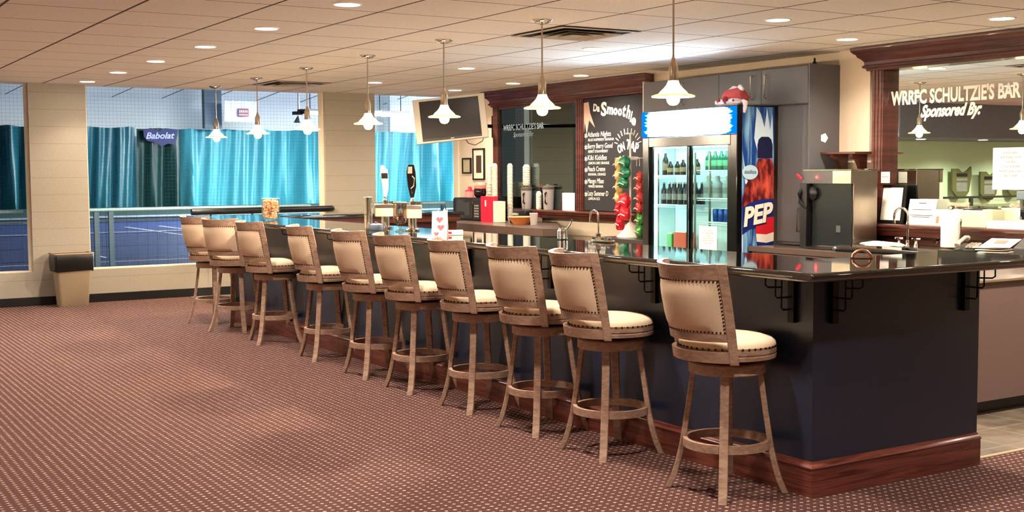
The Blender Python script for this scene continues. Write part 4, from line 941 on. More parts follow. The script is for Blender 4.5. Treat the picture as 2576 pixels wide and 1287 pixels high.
for nm, y0, y1, z1, c, lb in (('juice_box', 9.60, 9.68, 0.93, (90, 170, 80), 'green juice carton on the cooler floor'), ('juice_box', 9.38, 9.57, 0.95, (220, 84, 50), 'large orange drink box on the cooler floor'), ('juice_box', 9.04, 9.14, 0.90, (200, 40, 50), 'red drink box on the cooler floor beside the door frame'), ('juice_box', 8.60, 8.72, 0.98, (130, 60, 44), 'brown drink box on the cooler floor behind the notice')):
    t = thing(nm, lb, 'drink box'); bx('carton', (7.84, 7.96, y0, y1, 0.60, z1), mat('carton_%d' % c[0], c, 0.5), t, 0.004); bx('lid_flap', (7.85, 7.95, y0 + .01, y1 - .01, z1 + .0005, z1 + 0.012), WHITE, t)
# soft hat on top of the cooler
ht = thing('plush_hat', 'crumpled red and white soft hat lying on top of the cooler', 'hat', (7.86, 8.66, 2.176), 0.0)
def blob(bm, c, r, sx=1, sy=1, sz=1, seed=0, amp=0.12, sub=3):
    rnd = random.Random(seed); ph = [rnd.uniform(0, 6.28) for _ in range(6)]
    ret = bmesh.ops.create_icosphere(bm, subdivisions=sub, radius=1.0)
    for v in ret['verts']:
        d = v.co.normalized(); k = 1 + amp * (math.sin(4 * d.x + ph[0]) * math.sin(5 * d.y + ph[1]) + 0.6 * math.sin(9 * d.z + ph[2]) * math.sin(8 * d.x + ph[3]))
        v.co = Vector((c[0] + d.x * r * sx * k, c[1] + d.y * r * sy * k, c[2] + max(d.z * r * sz * k, -c[2] + 0.001 if c[2] < r * sz else -9)))
bm = B(); blob(bm, (0, 0.03, 0.075), 0.13, 0.9, 1.1, 0.75, 3, 0.1); link('crown', bm, mat('red_felt', (196, 84, 88), 0.9), ht)
bm = B(); blob(bm, (-0.06, 0.02, 0.035), 0.12, 0.8, 1.5, 0.35, 5, 0.15); link('brim', bm, mat('white_fleece', (238, 226, 230), 0.95), ht)
bm = B()
for (x, y, z, r) in ((-0.145, 0.10, 0.05, 0.026), (-0.15, 0.0, 0.055, 0.035), (-0.14, -0.10, 0.045, 0.014)): blob(bm, (x, y, z), r, 0.5, 1, 1, 2, 0.0, 2)
link('red_spots', bm, mat('dark_red_felt', (130, 40, 50), 0.9), ht)
bm = B(); tube(bm, [(-0.04, 0.10, 0.13), (0, 0.05, 0.175), (0.02, 0.0, 0.165), (0, -0.04, 0.18), (-0.02, -0.10, 0.15)], [0.015, 0.022, 0.018, 0.024, 0.014], 8); link('white_trim', bm, mat('white_fleece', (238, 226, 230)), ht)
bm = B(); tube(bm, [(-0.05, -0.14, 0.04), (-0.07, -0.19, 0.025), (-0.09, -0.205, -0.03), (-0.1, -0.208, -0.07)], [0.02, 0.024, 0.02, 0.012], 8); link('dangling_ear_flap', bm, mat('white_fleece', (238, 226, 230)), ht)

# ------------------------------------------------------------------ DISPENSER (steel drinks machine)
dm = thing('drinks_dispenser', 'boxy steel drinks dispenser with a red indicator light on the back counter', 'dispenser')
bx('steel_side_body', (8.06, 8.36, 7.39, 7.95, 0.96, 1.56), STEEL, dm, 0.004)
bx('top_cap', (8.02, 8.37, 7.38, 7.96, 1.561, 1.575), CHROME, dm, 0.002)
bx('front_valance', (8.02, 8.059, 7.60, 7.96, 1.45, 1.56), CABGREY, dm); bx('steel_valance', (8.02, 8.059, 7.385, 7.598, 1.45, 1.56), STEEL, dm)
DGL = mat('dark_smoked_plastic', (40, 44, 46), 0.2)
bx('dark_front', (8.045, 8.0595, 7.40, 7.86, 0.90, 1.449), DGL, dm)
bx('left_column', (7.98, 8.044, 7.87, 7.95, 0.87, 1.449), BLACK, dm, 0.004)
bx('lower_base', (8.06, 8.36, 7.39, 7.95, 0.867, 0.959), mat('dull_steel', (120, 110, 98), 0.4, 0.8), dm)
bx('drip_tray', (7.94, 8.044, 7.40, 7.86, 0.867, 0.885), BLACK, dm, 0.003)
bm = B(); lathe(bm, [(0, 0), (0.055, 0), (0.06, 0.01), (0.06, 0.03), (0.04, 0.045), (0, 0.045)], seg=24, cap=False, mtx=Matrix.Translation((8.045, 7.84, 1.36)) @ Matrix.Rotation(-PI / 2, 4, 'Y')); link('round_dial', bm, BLACK, dm)
bm = B(); tube(bm, [(8.0, 7.93, 1.40), (7.97, 7.95, 1.36), (7.97, 7.94, 1.28), (7.99, 7.88, 1.23)], 0.02, 8); link('spout_arm', bm, BLACK, dm)
bm = B(); bmesh.ops.create_uvsphere(bm, u_segments=12, v_segments=8, radius=0.011, matrix=Matrix.Translation((8.013, 7.78, 1.505))); link('indicator_light', bm, mat('red_led', (255, 40, 40), 0.4, emit=(255, 30, 30), es=12), dm)
bm = B(); tube(bm, [(8.01, 7.965, 1.49), (7.99, 7.985, 1.52), (7.985, 7.995, 1.53)], 0.014, 8); link('red_lever', bm, RED, dm)
bx('small_plate', (8.040, 8.0445, 7.52, 7.57, 1.02, 1.08), mat('grey_plate', (86, 90, 90), 0.4), dm)

# ------------------------------------------------------------------ RIGHT SINK THINGS
def gooseneck(name, label, loc, s=1.0, rz=0.0, handles=True):
    t = thing(name, label, 'faucet', loc, rz)
    bm = B(); pts = [(0, 0, 0.02)]; 
    for z in (0.08, 0.16, 0.22): pts.append((0, 0, z))
    for k in range(1, 9):
        a = PI - PI * k / 8; pts.append((0.0, 0.075 + 0.075 * math.cos(a), 0.26 + 0.075 * math.sin(a)))
    pts.append((0, 0.15, 0.225)); pts.append((0, 0.15, 0.20))
    tube(bm, [(x * s, y * s, z * s) for x, y, z in pts], 0.0105 * s, 12); link('spout', bm, CHROME, t)
    bm = B(); lathe(bm, [(0.0, 0.0), (0.026, 0.0), (0.026, 0.012), (0.018, 0.03), (0.018, 0.055), (0.012, 0.06), (0, 0.06)], seg=20, cap=False); link('base', bm, CHROME, t)
    if handles:
        for sg in (-1, 1):
            bm = B(); lathe(bm, [(0.0, 0.0), (0.026, 0.0), (0.024, 0.02), (0.014, 0.045), (0.014, 0.065), (0, 0.067)], (0, sg * 0.09, 0), 18, cap=False)
            hb = link('valve', bm, CHROME, t)
            bm = B(); tube(bm, [(0, sg * 0.09 - 0.045, 0.075), (0, sg * 0.09 + 0.045, 0.075)], 0.009, 8); tube(bm, [(-0.04, sg * 0.09, 0.075), (0.04, sg * 0.09, 0.075)], 0.008, 8); link('cross_handle', bm, CHROME, hb)
    return t
gooseneck('gooseneck_faucet', 'chrome gooseneck faucet with cross handles in front of the right mirror', (8.28, 6.98, 0.906))
t = gooseneck('bar_faucet', 'small chrome faucet rising from the bar top beside the ribbed cup', (4.70, 6.52, 1.101), 0.62, 0.0, False)
bm = B(); box(bm, -0.035, 0.035, -0.14, 0.03, 0.0002, 0.014); link('deck_plate', bm, CHROME, t, 0.004)
bm = B()
for y in (-0.12, -0.05): lathe(bm, [(0, 0.014), (0.016, 0.014), (0.014, 0.03), (0, 0.034)], (0, y, 0), 12, cap=False)
link('knob', bm, CHROME, t)
t = thing('ribbed_cup', 'ribbed chrome cup with a thin bent spout standing on the bar top', 'cup', (4.67, 6.90, 1.101))
bm = B(); lathe(bm, [(0.0, 0.0)] + [(0.033 + 0.002 * (i % 2), 0.004 + i * 0.004) for i in range(14)] + [(0.030, 0.066), (0.022, 0.078), (0.0, 0.082)], seg=24, cap=False); link('cup_body', bm, CHROME, t)
bm = B(); tube(bm, [(0.0, -0.02, 0.06), (0.0, -0.06, 0.075), (0.0, -0.10, 0.11), (0.0, -0.115, 0.14)], 0.005, 8); link('spout', bm, NICKEL, t)
t = thing('paper_towel_roll', 'tall white paper towel roll on a holder on the back counter', 'paper towel', (8.22, 6.50, 0.9055))
bm = B(); lathe(bm, [(0.02, 0.03), (0.074, 0.03), (0.075, 0.035), (0.075, 0.328), (0.072, 0.333), (0.02, 0.333)], seg=32, cap=False); link('roll', bm, PAPER, t)
bm = B(); lathe(bm, [(0, 0), (0.085, 0), (0.085, 0.012), (0.02, 0.02), (0.008, 0.03), (0.008, 0.345), (0.014, 0.355), (0.0, 0.362)], seg=24, cap=False); tube(bm, [(0, -0.088, 0.01), (0, -0.10, 0.10), (0, -0.10, 0.24), (0, -0.095, 0.26)], 0.009, 8); link('holder', bm, STEEL, t)
t = thing('wall_tap', 'small chrome tap on the dark panel under the mirror ledge', 'tap', (8.52, 6.86, 0.92))
bm = B(); tube(bm, [(0.06, 0, 0.045), (0, 0, 0.05), (-0.02, 0, 0.035), (-0.02, 0, 0.0)], 0.012, 8); link('spout', bm, CHROME, t)
bm = B(); tube(bm, [(0, -0.03, 0.08), (0, 0.03, 0.08)], 0.008, 8); tube(bm, [(0, 0, 0.05), (0, 0, 0.08)], 0.006, 6); link('handle', bm, CHROME, t)
t = thing('white_cloth', 'white cloth bundled by the gooseneck faucet', 'cloth', (8.14, 7.14, 0.906))
bm = B(); blob(bm, (0, 0, 0.022), 0.15, 0.6, 1.35, 0.18, 9, 0.18); link('fabric', bm, mat('white_terry', (246, 242, 232), 0.95), t)
# telephone and papers at right
t = thing('desk_phone', 'black desk telephone beside the paper towel roll', 'telephone', (8.10, 6.22, 0.9055), 0.25)
bm = B(); prism(bm, [(-0.10, 0.0), (0.10, 0.0), (0.10, 0.07), (-0.10, 0.03)], -0.09, 0.09, 'y'); link('phone_base', bm, BLACK, t, 0.006)
bm = B(); tube(bm, [(-0.09, 0.06, 0.06), (-0.06, 0.06, 0.085), (0.06, 0.06, 0.12), (0.10, 0.06, 0.11)], [0.024, 0.016, 0.016, 0.024], 10); link('handset', bm, mat('grey_handset', (180, 170, 160), 0.4), t)
bm = B()
for i in range(3):
    for j in range(4): box(bm, -0.06 + j * 0.035, -0.04 + j * 0.035, -0.07 + i * 0.03, -0.05 + i * 0.03, 0.045 + j * 0.007, 0.06 + j * 0.007)
link('keypad', bm, SILVER, t)
t = thing('paper_stack', 'slanted stack of white papers on the back counter right of the telephone', 'papers', (8.12, 5.97, 0.906), 0.3)
bm = B()
for i in range(4): box(bm, -0.10 + 0.02 * i, 0.12 + 0.02 * i, -0.12 + 0.03 * i, 0.10 + 0.03 * i, 0.016 * i, 0.016 * i + 0.006)
bm2 = bm; prism(bm, [(-0.13, 0.062), (0.13, 0.115), (0.13, 0.118), (-0.13, 0.066)], -0.13, 0.10, 'y'); link('sheets', bm, PAPER, t)
bm = B(); prism(bm, [(-0.03, 0.089), (0.06, 0.107), (0.06, 0.109), (-0.03, 0.091)], -0.06, 0.03, 'y'); link('brown_card', bm, mat('brown_card', (140, 122, 100), 0.7), t)
t = thing('card_reader', 'dark grey card machine at the right edge of the back counter', 'card machine', (8.12, 5.64, 0.906), 0.1)
bm = B(); prism(bm, [(-0.12, 0.0), (0.12, 0.0), (0.12, 0.12), (0.02, 0.14), (-0.12, 0.07)], -0.10, 0.12, 'y'); link('machine_body', bm, mat('dark_grey_plastic', (74, 72, 68), 0.45), t, 0.01)
bx('screen', (0.03, 0.10, -0.06, 0.06, 0.1405, 0.145), BLACK, t)

# ------------------------------------------------------------------ THINGS ON THE BAR TOP
t = thing('cork_jar', 'clear glass jar filled with wine corks at the far end of the bar', 'jar', (4.36, 11.72, 1.101))
bm = B(); lathe(bm, [(0.0, 0.0), (0.085, 0.0), (0.09, 0.01), (0.092, 0.2), (0.09, 0.215), (0.086, 0.2), (0.084, 0.012), (0.0, 0.008)], seg=28, cap=False); link('glass_body', bm, JARG, t)
bm = B(); lathe(bm, [(0.089, 0.212), (0.093, 0.216), (0.089, 0.22)], seg=28, cap=False); link('rim', bm, mat('glass_rim', (220, 226, 224), 0.1), t)
bm = B(); rnd = random.Random(4)
for i in range(150):
    a = rnd.uniform(0, 2 * PI); r = 0.062 * math.sqrt(rnd.random()) if i % 3 else 0.062; z = rnd.uniform(0.022, 0.195)
    d = Vector((rnd.uniform(-1, 1), rnd.uniform(-1, 1), rnd.uniform(-0.6, 0.6))).normalized() * 0.018
    c = Vector((r * math.cos(a), r * math.sin(a), z)); tube(bm, [c - d, c + d], 0.0105, 7)
ck = link('corks', bm, mat('cork', (232, 184, 140), 0.8, noise=0.15, nscale=60), None, loc=(4.36, 11.72, 1.101)); tag(ck, 'heap of pale wine corks filling the glass jar', 'corks', kind='stuff')
def tap_tower(loc, label, handle, hm, hm2, L):
    t = thing('beer_tap', label, 'beer tap', loc, -0.4, 'beer taps on the bar')
    bm = B(); lathe(bm, [(0, 0), (0.06, 0), (0.06, 0.01), (0.036, 0.02), (0.034, 0.10), (0, 0.10)], seg=24, cap=False); link('column', bm, CHROME, t)
    bx('tower_box', (-L, L, -0.05, 0.05, 0.101, 0.205), STEEL, t, 0.006)
    bx('label_panel', (-L + 0.005, L - 0.005, -0.0535, -0.0505, 0.103, 0.172), mat('cream_card', (240, 230, 200)), t)
    bm = B(); lathe(bm, [(0, 0.206), (0.024, 0.206), (0.024, 0.235), (0.014, 0.245), (0.010, 0.265), (0, 0.265)], (0, 0, 0), 16, cap=False); lathe(bm, [(0, 0.206), (0.028, 0.206), (0.028, 0.23), (0, 0.23)], (L * .7, 0, 0), 16, cap=False); link('faucet_head', bm, CHROME, t)
    if handle == 'paddle':
        bm = B(); prism(bm, [(-0.012, 0.266), (0.014, 0.266), (0.028, 0.33), (0.03, 0.42), (0.022, 0.49), (-0.012, 0.53), (-0.035, 0.53), (-0.04, 0.47), (-0.026, 0.38)], -0.012, 0.012, 'y'); h_ = link('handle', bm, hm, t, 0.004)
        bm = B(); prism(bm, [(-0.028, 0.42), (0.026, 0.42), (0.024, 0.465), (-0.030, 0.465)], -0.0145, -0.0125, 'y'); link('dark_badge', bm, hm2, h_)
    else:
        bm = B(); prism(bm, [(-0.014, 0.266), (0.014, 0.266), (0.034, 0.36), (0.03, 0.47), (0.018, 0.53), (-0.03, 0.53), (-0.044, 0.47), (-0.034, 0.36)], -0.013, 0.013, 'y'); h_ = link('handle', bm, hm, t, 0.004)
        bm = B(); prism(bm, [(-0.036, 0.46), (0.002, 0.46), (0.002, 0.515), (-0.03, 0.515)], -0.0155, -0.0135, 'y')
        tube(bm, [(0.0, -0.016, 0.44), (0.018, -0.016, 0.42), (0.012, -0.016, 0.36), (-0.01, -0.016, 0.34), (0.0, -0.016, 0.30)], 0.005, 6); link('silver_badge', bm, hm2, h_)
    return t
tap_tower((4.44, 9.22, 1.101), 'beer tap with a long white paddle handle', 'paddle', mat('white_lacquer', (244, 238, 226), 0.25), DGL, 0.09)
tap_tower((4.44, 8.72, 1.101), 'beer tap with a black and silver handle, right of the white one', 'ornate', mat('black_lacquer', (20, 16, 18), 0.25), SILVER, 0.075)
t = thing('steel_cylinder', 'tall polished steel cylinder beside the beer taps', 'canister', (4.25, 9.15, 1.101))
bm = B(); lathe(bm, [(0, 0), (0.034, 0), (0.034, 0.262), (0, 0.262)], seg=28, cap=False); link('cylinder', bm, CHROME, t)
bm = B(); lathe(bm, [(0.0345, 0.12), (0.0365, 0.12), (0.0365, 0.13), (0.0345, 0.13)], seg=28, cap=False); lathe(bm, [(0.0, 0.2625), (0.037, 0.2625), (0.037, 0.268), (0, 0.27)], seg=28, cap=False); link('lid', bm, STEEL, t)
t = thing('glass_pitcher', 'clear glass goblet standing in front of the beer taps', 'glass', (4.30, 8.66, 1.101))
bm = B(); lathe(bm, [(0, 0), (0.045, 0), (0.045, 0.006), (0.012, 0.02), (0.012, 0.035), (0.045, 0.07), (0.056, 0.11), (0.056, 0.23), (0.0545, 0.23), (0.0545, 0.11), (0.043, 0.074), (0.0, 0.045)], seg=28, cap=False); link('bowl', bm, pane_mat('goblet_glass', (236, 226, 216), 0.5), t)
bm = B(); lathe(bm, [(0.0545, 0.229), (0.057, 0.232), (0.0545, 0.235)], seg=28, cap=False); link('rim', bm, mat('glass_rim', (220, 226, 224)), t)
t = thing('grey_dish', 'small grey blue dish on the bar beside the goblet', 'dish', (4.24, 8.98, 1.101))
bm = B(); lathe(bm, [(0, 0), (0.05, 0), (0.06, 0.02), (0.055, 0.045), (0.03, 0.055), (0, 0.056)], seg=24, cap=False); link('dish_body', bm, mat('grey_blue_glaze', (120, 134, 156), 0.35), t)
bm = B(); lathe(bm, [(0, 0.0565), (0.016, 0.0565), (0.014, 0.066), (0, 0.068)], seg=16, cap=False); link('lid_knob', bm, DGL, t)
t = thing('heart_card', 'white table card printed with pink hearts on the bar', 'table card', (4.10, 7.62, 1.101), -0.62)
bm = B(); prism(bm, [(-0.06, 0.0), (-0.058, 0.0), (0.0, 0.185), (0.058, 0.0), (0.06, 0.0), (0.001, 0.19), (-0.001, 0.19)], -0.055, 0.055, 'x'); link('folded_card', bm, PAPER, t)
def heart(bm, u0, z0, s, m_):
    pts = [(u0 + s * 16 * math.sin(a) ** 3 / 17, z0 + s * (13 * math.cos(a) - 5 * math.cos(2 * a) - 2 * math.cos(3 * a) - math.cos(4 * a)) / 17) for a in [2 * PI * k / 24 for k in range(24)]]
    vs = []
    for u, z in pts:
        yy = -0.06 + (z / 0.19) * 0.06 - 0.0015; vs.append(bm.verts.new(m_ @ Vector((u, yy, z))))
    bm.faces.new(vs)
bm = B()
for u, z, s in ((0.0, 0.13, 0.026), (0.01, 0.075, 0.026), (-0.02, 0.03, 0.018)): heart(bm, u, z, s, Matrix.Identity(4))
link('pink_hearts', bm, mat('pink_print', (226, 110, 120), 0.7), t)
bm = B(); prism(bm, [(0.02, 0.186), (0.034, 0.215), (0.045, 0.195), (0.058, 0.20), (0.055, 0.17)], -0.004, -0.002, 'y'); link('torn_corner', bm, PAPER, t)
t = thing('flat_box', 'flat white box with a red label lying on the bar by the heart card', 'box', (4.36, 7.92, 1.1008), -0.5)
bx('box_body', (-0.085, 0.085, -0.05, 0.05, 0, 0.035), PAPER, t, 0.003); bx('red_label', (-0.03, 0.0, -0.0515, -0.0503, 0.01, 0.026), RED, t)

# ------------------------------------------------------------------ THINGS ON THE HIGH COUNTER AND LEDGE
t = thing('microwave', 'black microwave oven in the far corner under the picture', 'microwave')
MX0, MY0, MY1, MZ0, MZ1 = 7.98, 13.68, 14.42, 0.933, 1.235
bx('microwave_case', (MX0, 8.36, MY0, MY1, MZ0, MZ1), BLACK, t, 0.006)
bx('door', (MX0 - 0.02, MX0 - 0.001, MY0 + 0.20, MY1 - 0.01, MZ0 + 0.02, MZ1 - 0.015), mat('dark_oven_glass', (24, 24, 26), 0.12), t, 0.003)
bx('window', (MX0 - 0.022, MX0 - 0.0205, MY0 + 0.28, MY1 - 0.1, MZ0 + 0.07, MZ1 - 0.06), mat('oven_window', (50, 54, 56), 0.25), t)
cp = bx('control_panel', (MX0 - 0.02, MX0 - 0.001, MY0 + 0.01, MY0 + 0.19, MZ0 + 0.02, MZ1 - 0.015), mat('panel_black', (30, 30, 32), 0.4), t, 0.003)
bm = B()
for i in range(3):
    for j in range(5): box(bm, MX0 - 0.022, MX0 - 0.0203, MY0 + 0.045 + i * 0.04, MY0 + 0.07 + i * 0.04, MZ0 + 0.05 + j * 0.035, MZ0 + 0.07 + j * 0.035)
link('buttons', bm, SILVER, cp)
t = thing('pink_jug_lid', 'pink lidded tub on top of the microwave at the left', 'tub', (8.16, 14.30, 1.2355))
bm = B(); lathe(bm, [(0, 0), (0.06, 0), (0.065, 0.08), (0, 0.08)], seg=20, cap=False); link('tub_body', bm, mat('pink_plastic', (236, 150, 150), 0.4), t)
bm = B(); lathe(bm, [(0, 0.081), (0.066, 0.081), (0.066, 0.095), (0.03, 0.10), (0.026, 0.14), (0, 0.145)], seg=20, cap=False); link('lid', bm, RED, t)
t = thing('white_jug', 'white jug with a wide rim behind the pink tub', 'jug', (8.25, 14.14, 1.2355))
bm = B(); lathe(bm, [(0, 0), (0.06, 0), (0.066, 0.17), (0.08, 0.195), (0.08, 0.20), (0, 0.20)], seg=24, cap=False); link('jug_body', bm, mat('cream_plastic', (246, 236, 214), 0.4), t)
bm = B(); tube(bm, [(0, -0.066, 0.15), (0, -0.10, 0.13), (0, -0.10, 0.07), (0, -0.065, 0.04)], 0.007, 8); link('handle', bm, mat('cream_plastic', (246, 236, 214)), t)
t = thing('red_lidded_jar', 'dark round jar with a red and pink lid on the microwave', 'jar', (8.10, 13.92, 1.2355))
bm = B(); lathe(bm, [(0, 0), (0.05, 0), (0.078, 0.03), (0.085, 0.07), (0.08, 0.115), (0.076, 0.12), (0, 0.12)], seg=24, cap=False); link('jar_body', bm, mat('dark_jar', (30, 14, 20), 0.12), t)
bm = B(); lathe(bm, [(0, 0.121), (0.08, 0.121), (0.08, 0.14), (0.075, 0.142), (0.072, 0.165), (0, 0.17)], seg=24, cap=False); link('lid', bm, mat('salmon_lid', (232, 110, 96), 0.4), t)
def cup_stack(loc, n, r, h, label, m, name='cup_stack'):
    t = thing(name, label, 'stack of cups', loc, 0, 'stacks of plastic cups')
    bm = B(); prof = [(0, 0), (r * 0.8, 0)]
    for i in range(n):
        z = h * (i + 1) / n; prof += [(r * 0.93, z - h / n * 0.25), (r, z - h / n * 0.2), (r, z), (r * 0.9, z + 0.001)]
    prof += [(r * 0.6, h + 0.03), (0, h + 0.035)]
    lathe(bm, prof, seg=20, cap=False); link('nested_cups', bm, m, t); return t
CUP = mat('clear_plastic_cup', (226, 222, 206), 0.25, alpha=0.85)
cup_stack((8.22, 13.74, 1.2355), 14, 0.042, 0.42, 'tallest stack of clear plastic cups, at the right of the microwave top', CUP)
cup_stack((8.36, 13.58, 0.933), 16, 0.040, 0.72, 'stack of clear cups standing left of the tinted mirror post', CUP)
cup_stack((8.50, 14.33, 1.0905), 12, 0.04, 0.56, 'stack of clear cups on the ledge left of the mirror post', CUP)
def blender(loc, label, h, lidc):
    t = thing('blender_jar', label, 'blender', loc, 0.3, 'blender jars on the ledge')
    bm = B(); prof = [(0, 0), (0.06, 0), (0.064, 0.02), (0.075, h), (0.07, h), (0.06, 0.025), (0, 0.02)]
    lathe(bm, prof, seg=20, cap=False); link('jar', bm, mat('frosted_jar', (184, 176, 172), 0.3, alpha=0.75), t)
    bm = B(); lathe(bm, [(0, h + 0.001), (0.078, h + 0.001), (0.08, h + 0.03), (0.06, h + 0.045), (0.03, h + 0.05), (0.028, h + 0.065), (0, h + 0.066)], seg=20, cap=False); link('lid', bm, lidc, t)
    bm = B(); tube(bm, [(-0.07, -0.02, h * .85), (-0.10, -0.03, h * .8), (-0.10, -0.03, h * .35), (-0.066, -0.02, h * .3)], 0.012, 8); link('handle', bm, BLACK, t)
    return t
LIDG = mat('smoke_lid', (90, 84, 76), 0.3)
blender((8.49, 13.38, 1.0905), 'blender jar in the middle of the ledge with clear cups on its lid', 0.24, LIDG)
blender((8.49, 12.86, 1.0905), 'blender jar with a dark handle, farthest right on the ledge', 0.26, LIDG)
cup_stack((8.49, 13.38, 1.3975), 8, 0.052, 0.24, 'short bullet shaped stack of clear cups on the blender lid', CUP)
cup_stack((8.50, 13.10, 1.0905), 7, 0.038, 0.2, 'short stack of cream cups between the two blender jars', mat('cream_plastic', (246, 236, 214)))
def red_bin(loc, label, w_, h, m2, nm='straw_box'):
    t = thing(nm, label, 'box', loc); bx('front_panel', (-0.06, 0.06, -w_, w_, 0, h), m2, t, 0.004); bx('red_lid', (-0.065, 0.065, -w_ - .004, w_ + .004, h + .0005, h + 0.05), RED, t, 0.004); return t
CW = mat('cream_card', (240, 230, 200))
red_bin((8.46, 12.83, 0) if False else (8.44, 13.12, 0.933), 'cream box with a red lid standing left of the ledge blenders', 0.10, 0.06, CW)
t = thing('red_tray_stack', 'bright red upright trays beside the microwave', 'tray', (7.93, 13.42, 0.9325), 0.1)
bm = B(); box(bm, -0.02, -0.012, -0.14, 0.14, 0, 0.33); box(bm, -0.012, 0.05, 0.134, 0.14, 0.0, 0.33); box(bm, -0.012, 0.05, -0.14, -0.134, 0, 0.33); link('tray', bm, RED, t, 0.003)
bm = B(); box(bm, -0.026, -0.0205, 0.02, 0.04, 0.2, 0.28); link('white_mark', bm, WHITE, t)
t = thing('napkin_holder', 'cream napkin block standing against the red trays', 'napkins', (7.95, 13.18, 0.9325))
bx('napkins', (-0.05, 0.05, -0.07, 0.07, 0.004, 0.27), CW, t, 0.003); bx('base_plate', (-0.06, 0.06, -0.08, 0.08, 0, 0.0035), STEEL, t)
t = thing('coffee_grinder', 'squat black appliance on the high counter behind the orange basket', 'appliance', (8.05, 12.85, 0.9325))
bm = B(); box(bm, -0.08, 0.10, -0.17, 0.12, 0, 0.09); link('appliance_base', bm, BLACK, t, 0.012)
bm = B(); box(bm, -0.03, 0.10, -0.17, 0.12, 0.0905, 0.165); link('upper_body', bm, BLACK, t, 0.015)
bx('grey_panel', (-0.05, -0.031, -0.02, 0.10, 0.10, 0.125), SILVER, t)
t = thing('orange_basket', 'orange round woven basket on the high counter', 'basket', (7.86, 12.52, 0.9325))
bm = B(); lathe(bm, [(0, 0), (0.085, 0), (0.12, 0.04), (0.155, 0.088), (0.16, 0.09), (0.15, 0.088), (0.115, 0.045), (0.08, 0.006), (0, 0.006)], seg=32, cap=False); link('woven_bowl', bm, mat('orange_wicker', (222, 132, 72), 0.6, noise=0.2, nscale=60, bump=0.6, bscale=120), t)
bm = B(); tube(bm, [(0.158 * math.cos(a), 0.158 * math.sin(a), 0.092) for a in [2 * PI * k / 32 for k in range(32)]], 0.006, 6, closed=True); link('rim', bm, mat('pale_wicker', (240, 180, 130), 0.6), t)
t = thing('clear_tumbler', 'clear plastic tumbler right of the orange basket', 'tumbler', (7.88, 12.26, 0.9325))
bm = B(); lathe(bm, [(0, 0), (0.04, 0), (0.052, 0.14), (0.05, 0.14), (0.038, 0.006), (0, 0.006)], seg=24, cap=False); link('tumbler_body', bm, mat('cloudy_plastic', (200, 190, 184), 0.2, alpha=0.5), t)
bm = B(); lathe(bm, [(0.05, 0.139), (0.053, 0.142), (0.05, 0.145)], seg=24, cap=False); link('rim', bm, WHITE, t)
note('notice', 12.285, 12.56, 1.0915, 1.31, 8.50, 'white sheet standing on the ledge against the tinted mirror', ['', ''])
# pictures on the wall
for nm, y0, y1, z0, z1, lb, inner in (('framed_picture', 14.66, 14.985, 1.465, 1.91, 'tall black framed dark picture with a white mat beside the tinted mirror', True), ('framed_picture', 15.04, 15.29, 1.555, 1.78, 'small thin framed certificate in the corner left of the tall picture', False)):
    t = thing(nm, lb, 'picture', group='pictures in the far corner'); 
    bm = B()
    for a in ((y0, y1, z0, z0 + .02), (y0, y1, z1 - .02, z1), (y0, y0 + .02, z0 + .02, z1 - .02), (y1 - .02, y1, z0 + .02, z1 - .02)): box(bm, XW - 0.025, XW - 0.001, *a)
    link('frame', bm, BLACK, t); bx('mat_board', (XW - 0.012, XW - 0.002, y0 + .02, y1 - .02, z0 + .02, z1 - .02), CREAM if inner else mat('tan_paper', (186, 172, 140), 0.7), t)
    if inner: bx('print', (XW - 0.014, XW - 0.0121, y0 + .09, y1 - .09, z0 + .10, z1 - .10), mat('dark_photo', (84, 64, 50), 0.4, noise=0.5, nscale=14), t)

# ------------------------------------------------------------------ CANDY STAND
t = thing('display_stand', 'white rotating wire stand on the counter left of the cooler', 'display stand', (8.12, 10.66, 0.846))
bm = B(); lathe(bm, [(0, 0), (0.15, 0), (0.15, 0.01), (0.10, 0.05), (0.045, 0.13), (0.015, 0.17), (0.012, 0.18)], seg=28, cap=False); link('cone_base', bm, WHITE, t)
bm = B(); tube(bm, [(0, 0, 0.17), (0, 0, 1.13)], 0.011, 10); link('pole', bm, WHITE, t)
bm = B(); lathe(bm, [(0, 1.13), (0.05, 1.13), (0.05, 1.145), (0, 1.145)], seg=20, cap=False); link('top_cap', bm, WHITE, t); bm = B(); lathe(bm, [(0.0, 0.85), (0.085, 0.85), (0.085, 0.885), (0, 0.885)], seg=20, cap=False); link('hub', bm, WHITE, t)
bm = B()
for k in range(6):
    a = k * PI / 3 + 0.5; c, s = math.cos(a), math.sin(a)
    tube(bm, [(0.08 * c, 0.08 * s, 0.87), (0.17 * c, 0.17 * s, 0.87), (0.17 * c, 0.17 * s, 0.78)], 0.004, 6)
link('hook_arm', bm, WHITE, t)
bagspec = [('yellow', (214, 180, 110), 0, 0.20, 0.37, 0.50, 'long gold foil twist of snack bags hanging at the left of the stand'),
 ('green', (30, 120, 84), 1, -0.02, 0.54, 0.34, 'shiny green bags hanging at the front of the stand'),
 ('red', (196, 24, 48), 2, 0.17, 0.07, 0.32, 'dark red bag hanging low at the left of the stand'),
 ('crimson', (226, 40, 56), 3, -0.04, 0.19, 0.28, 'bright red and white bag hanging low at the front of the stand'),
 ('scarlet', (190, 60, 60), 4, -0.20, 0.27, 0.44, 'red strip of bags hanging at the right of the stand'),
 ('leaf', (70, 140, 60), 5, -0.21, 0.01, 0.25, 'leafy green bag hanging lowest at the right of the stand')]
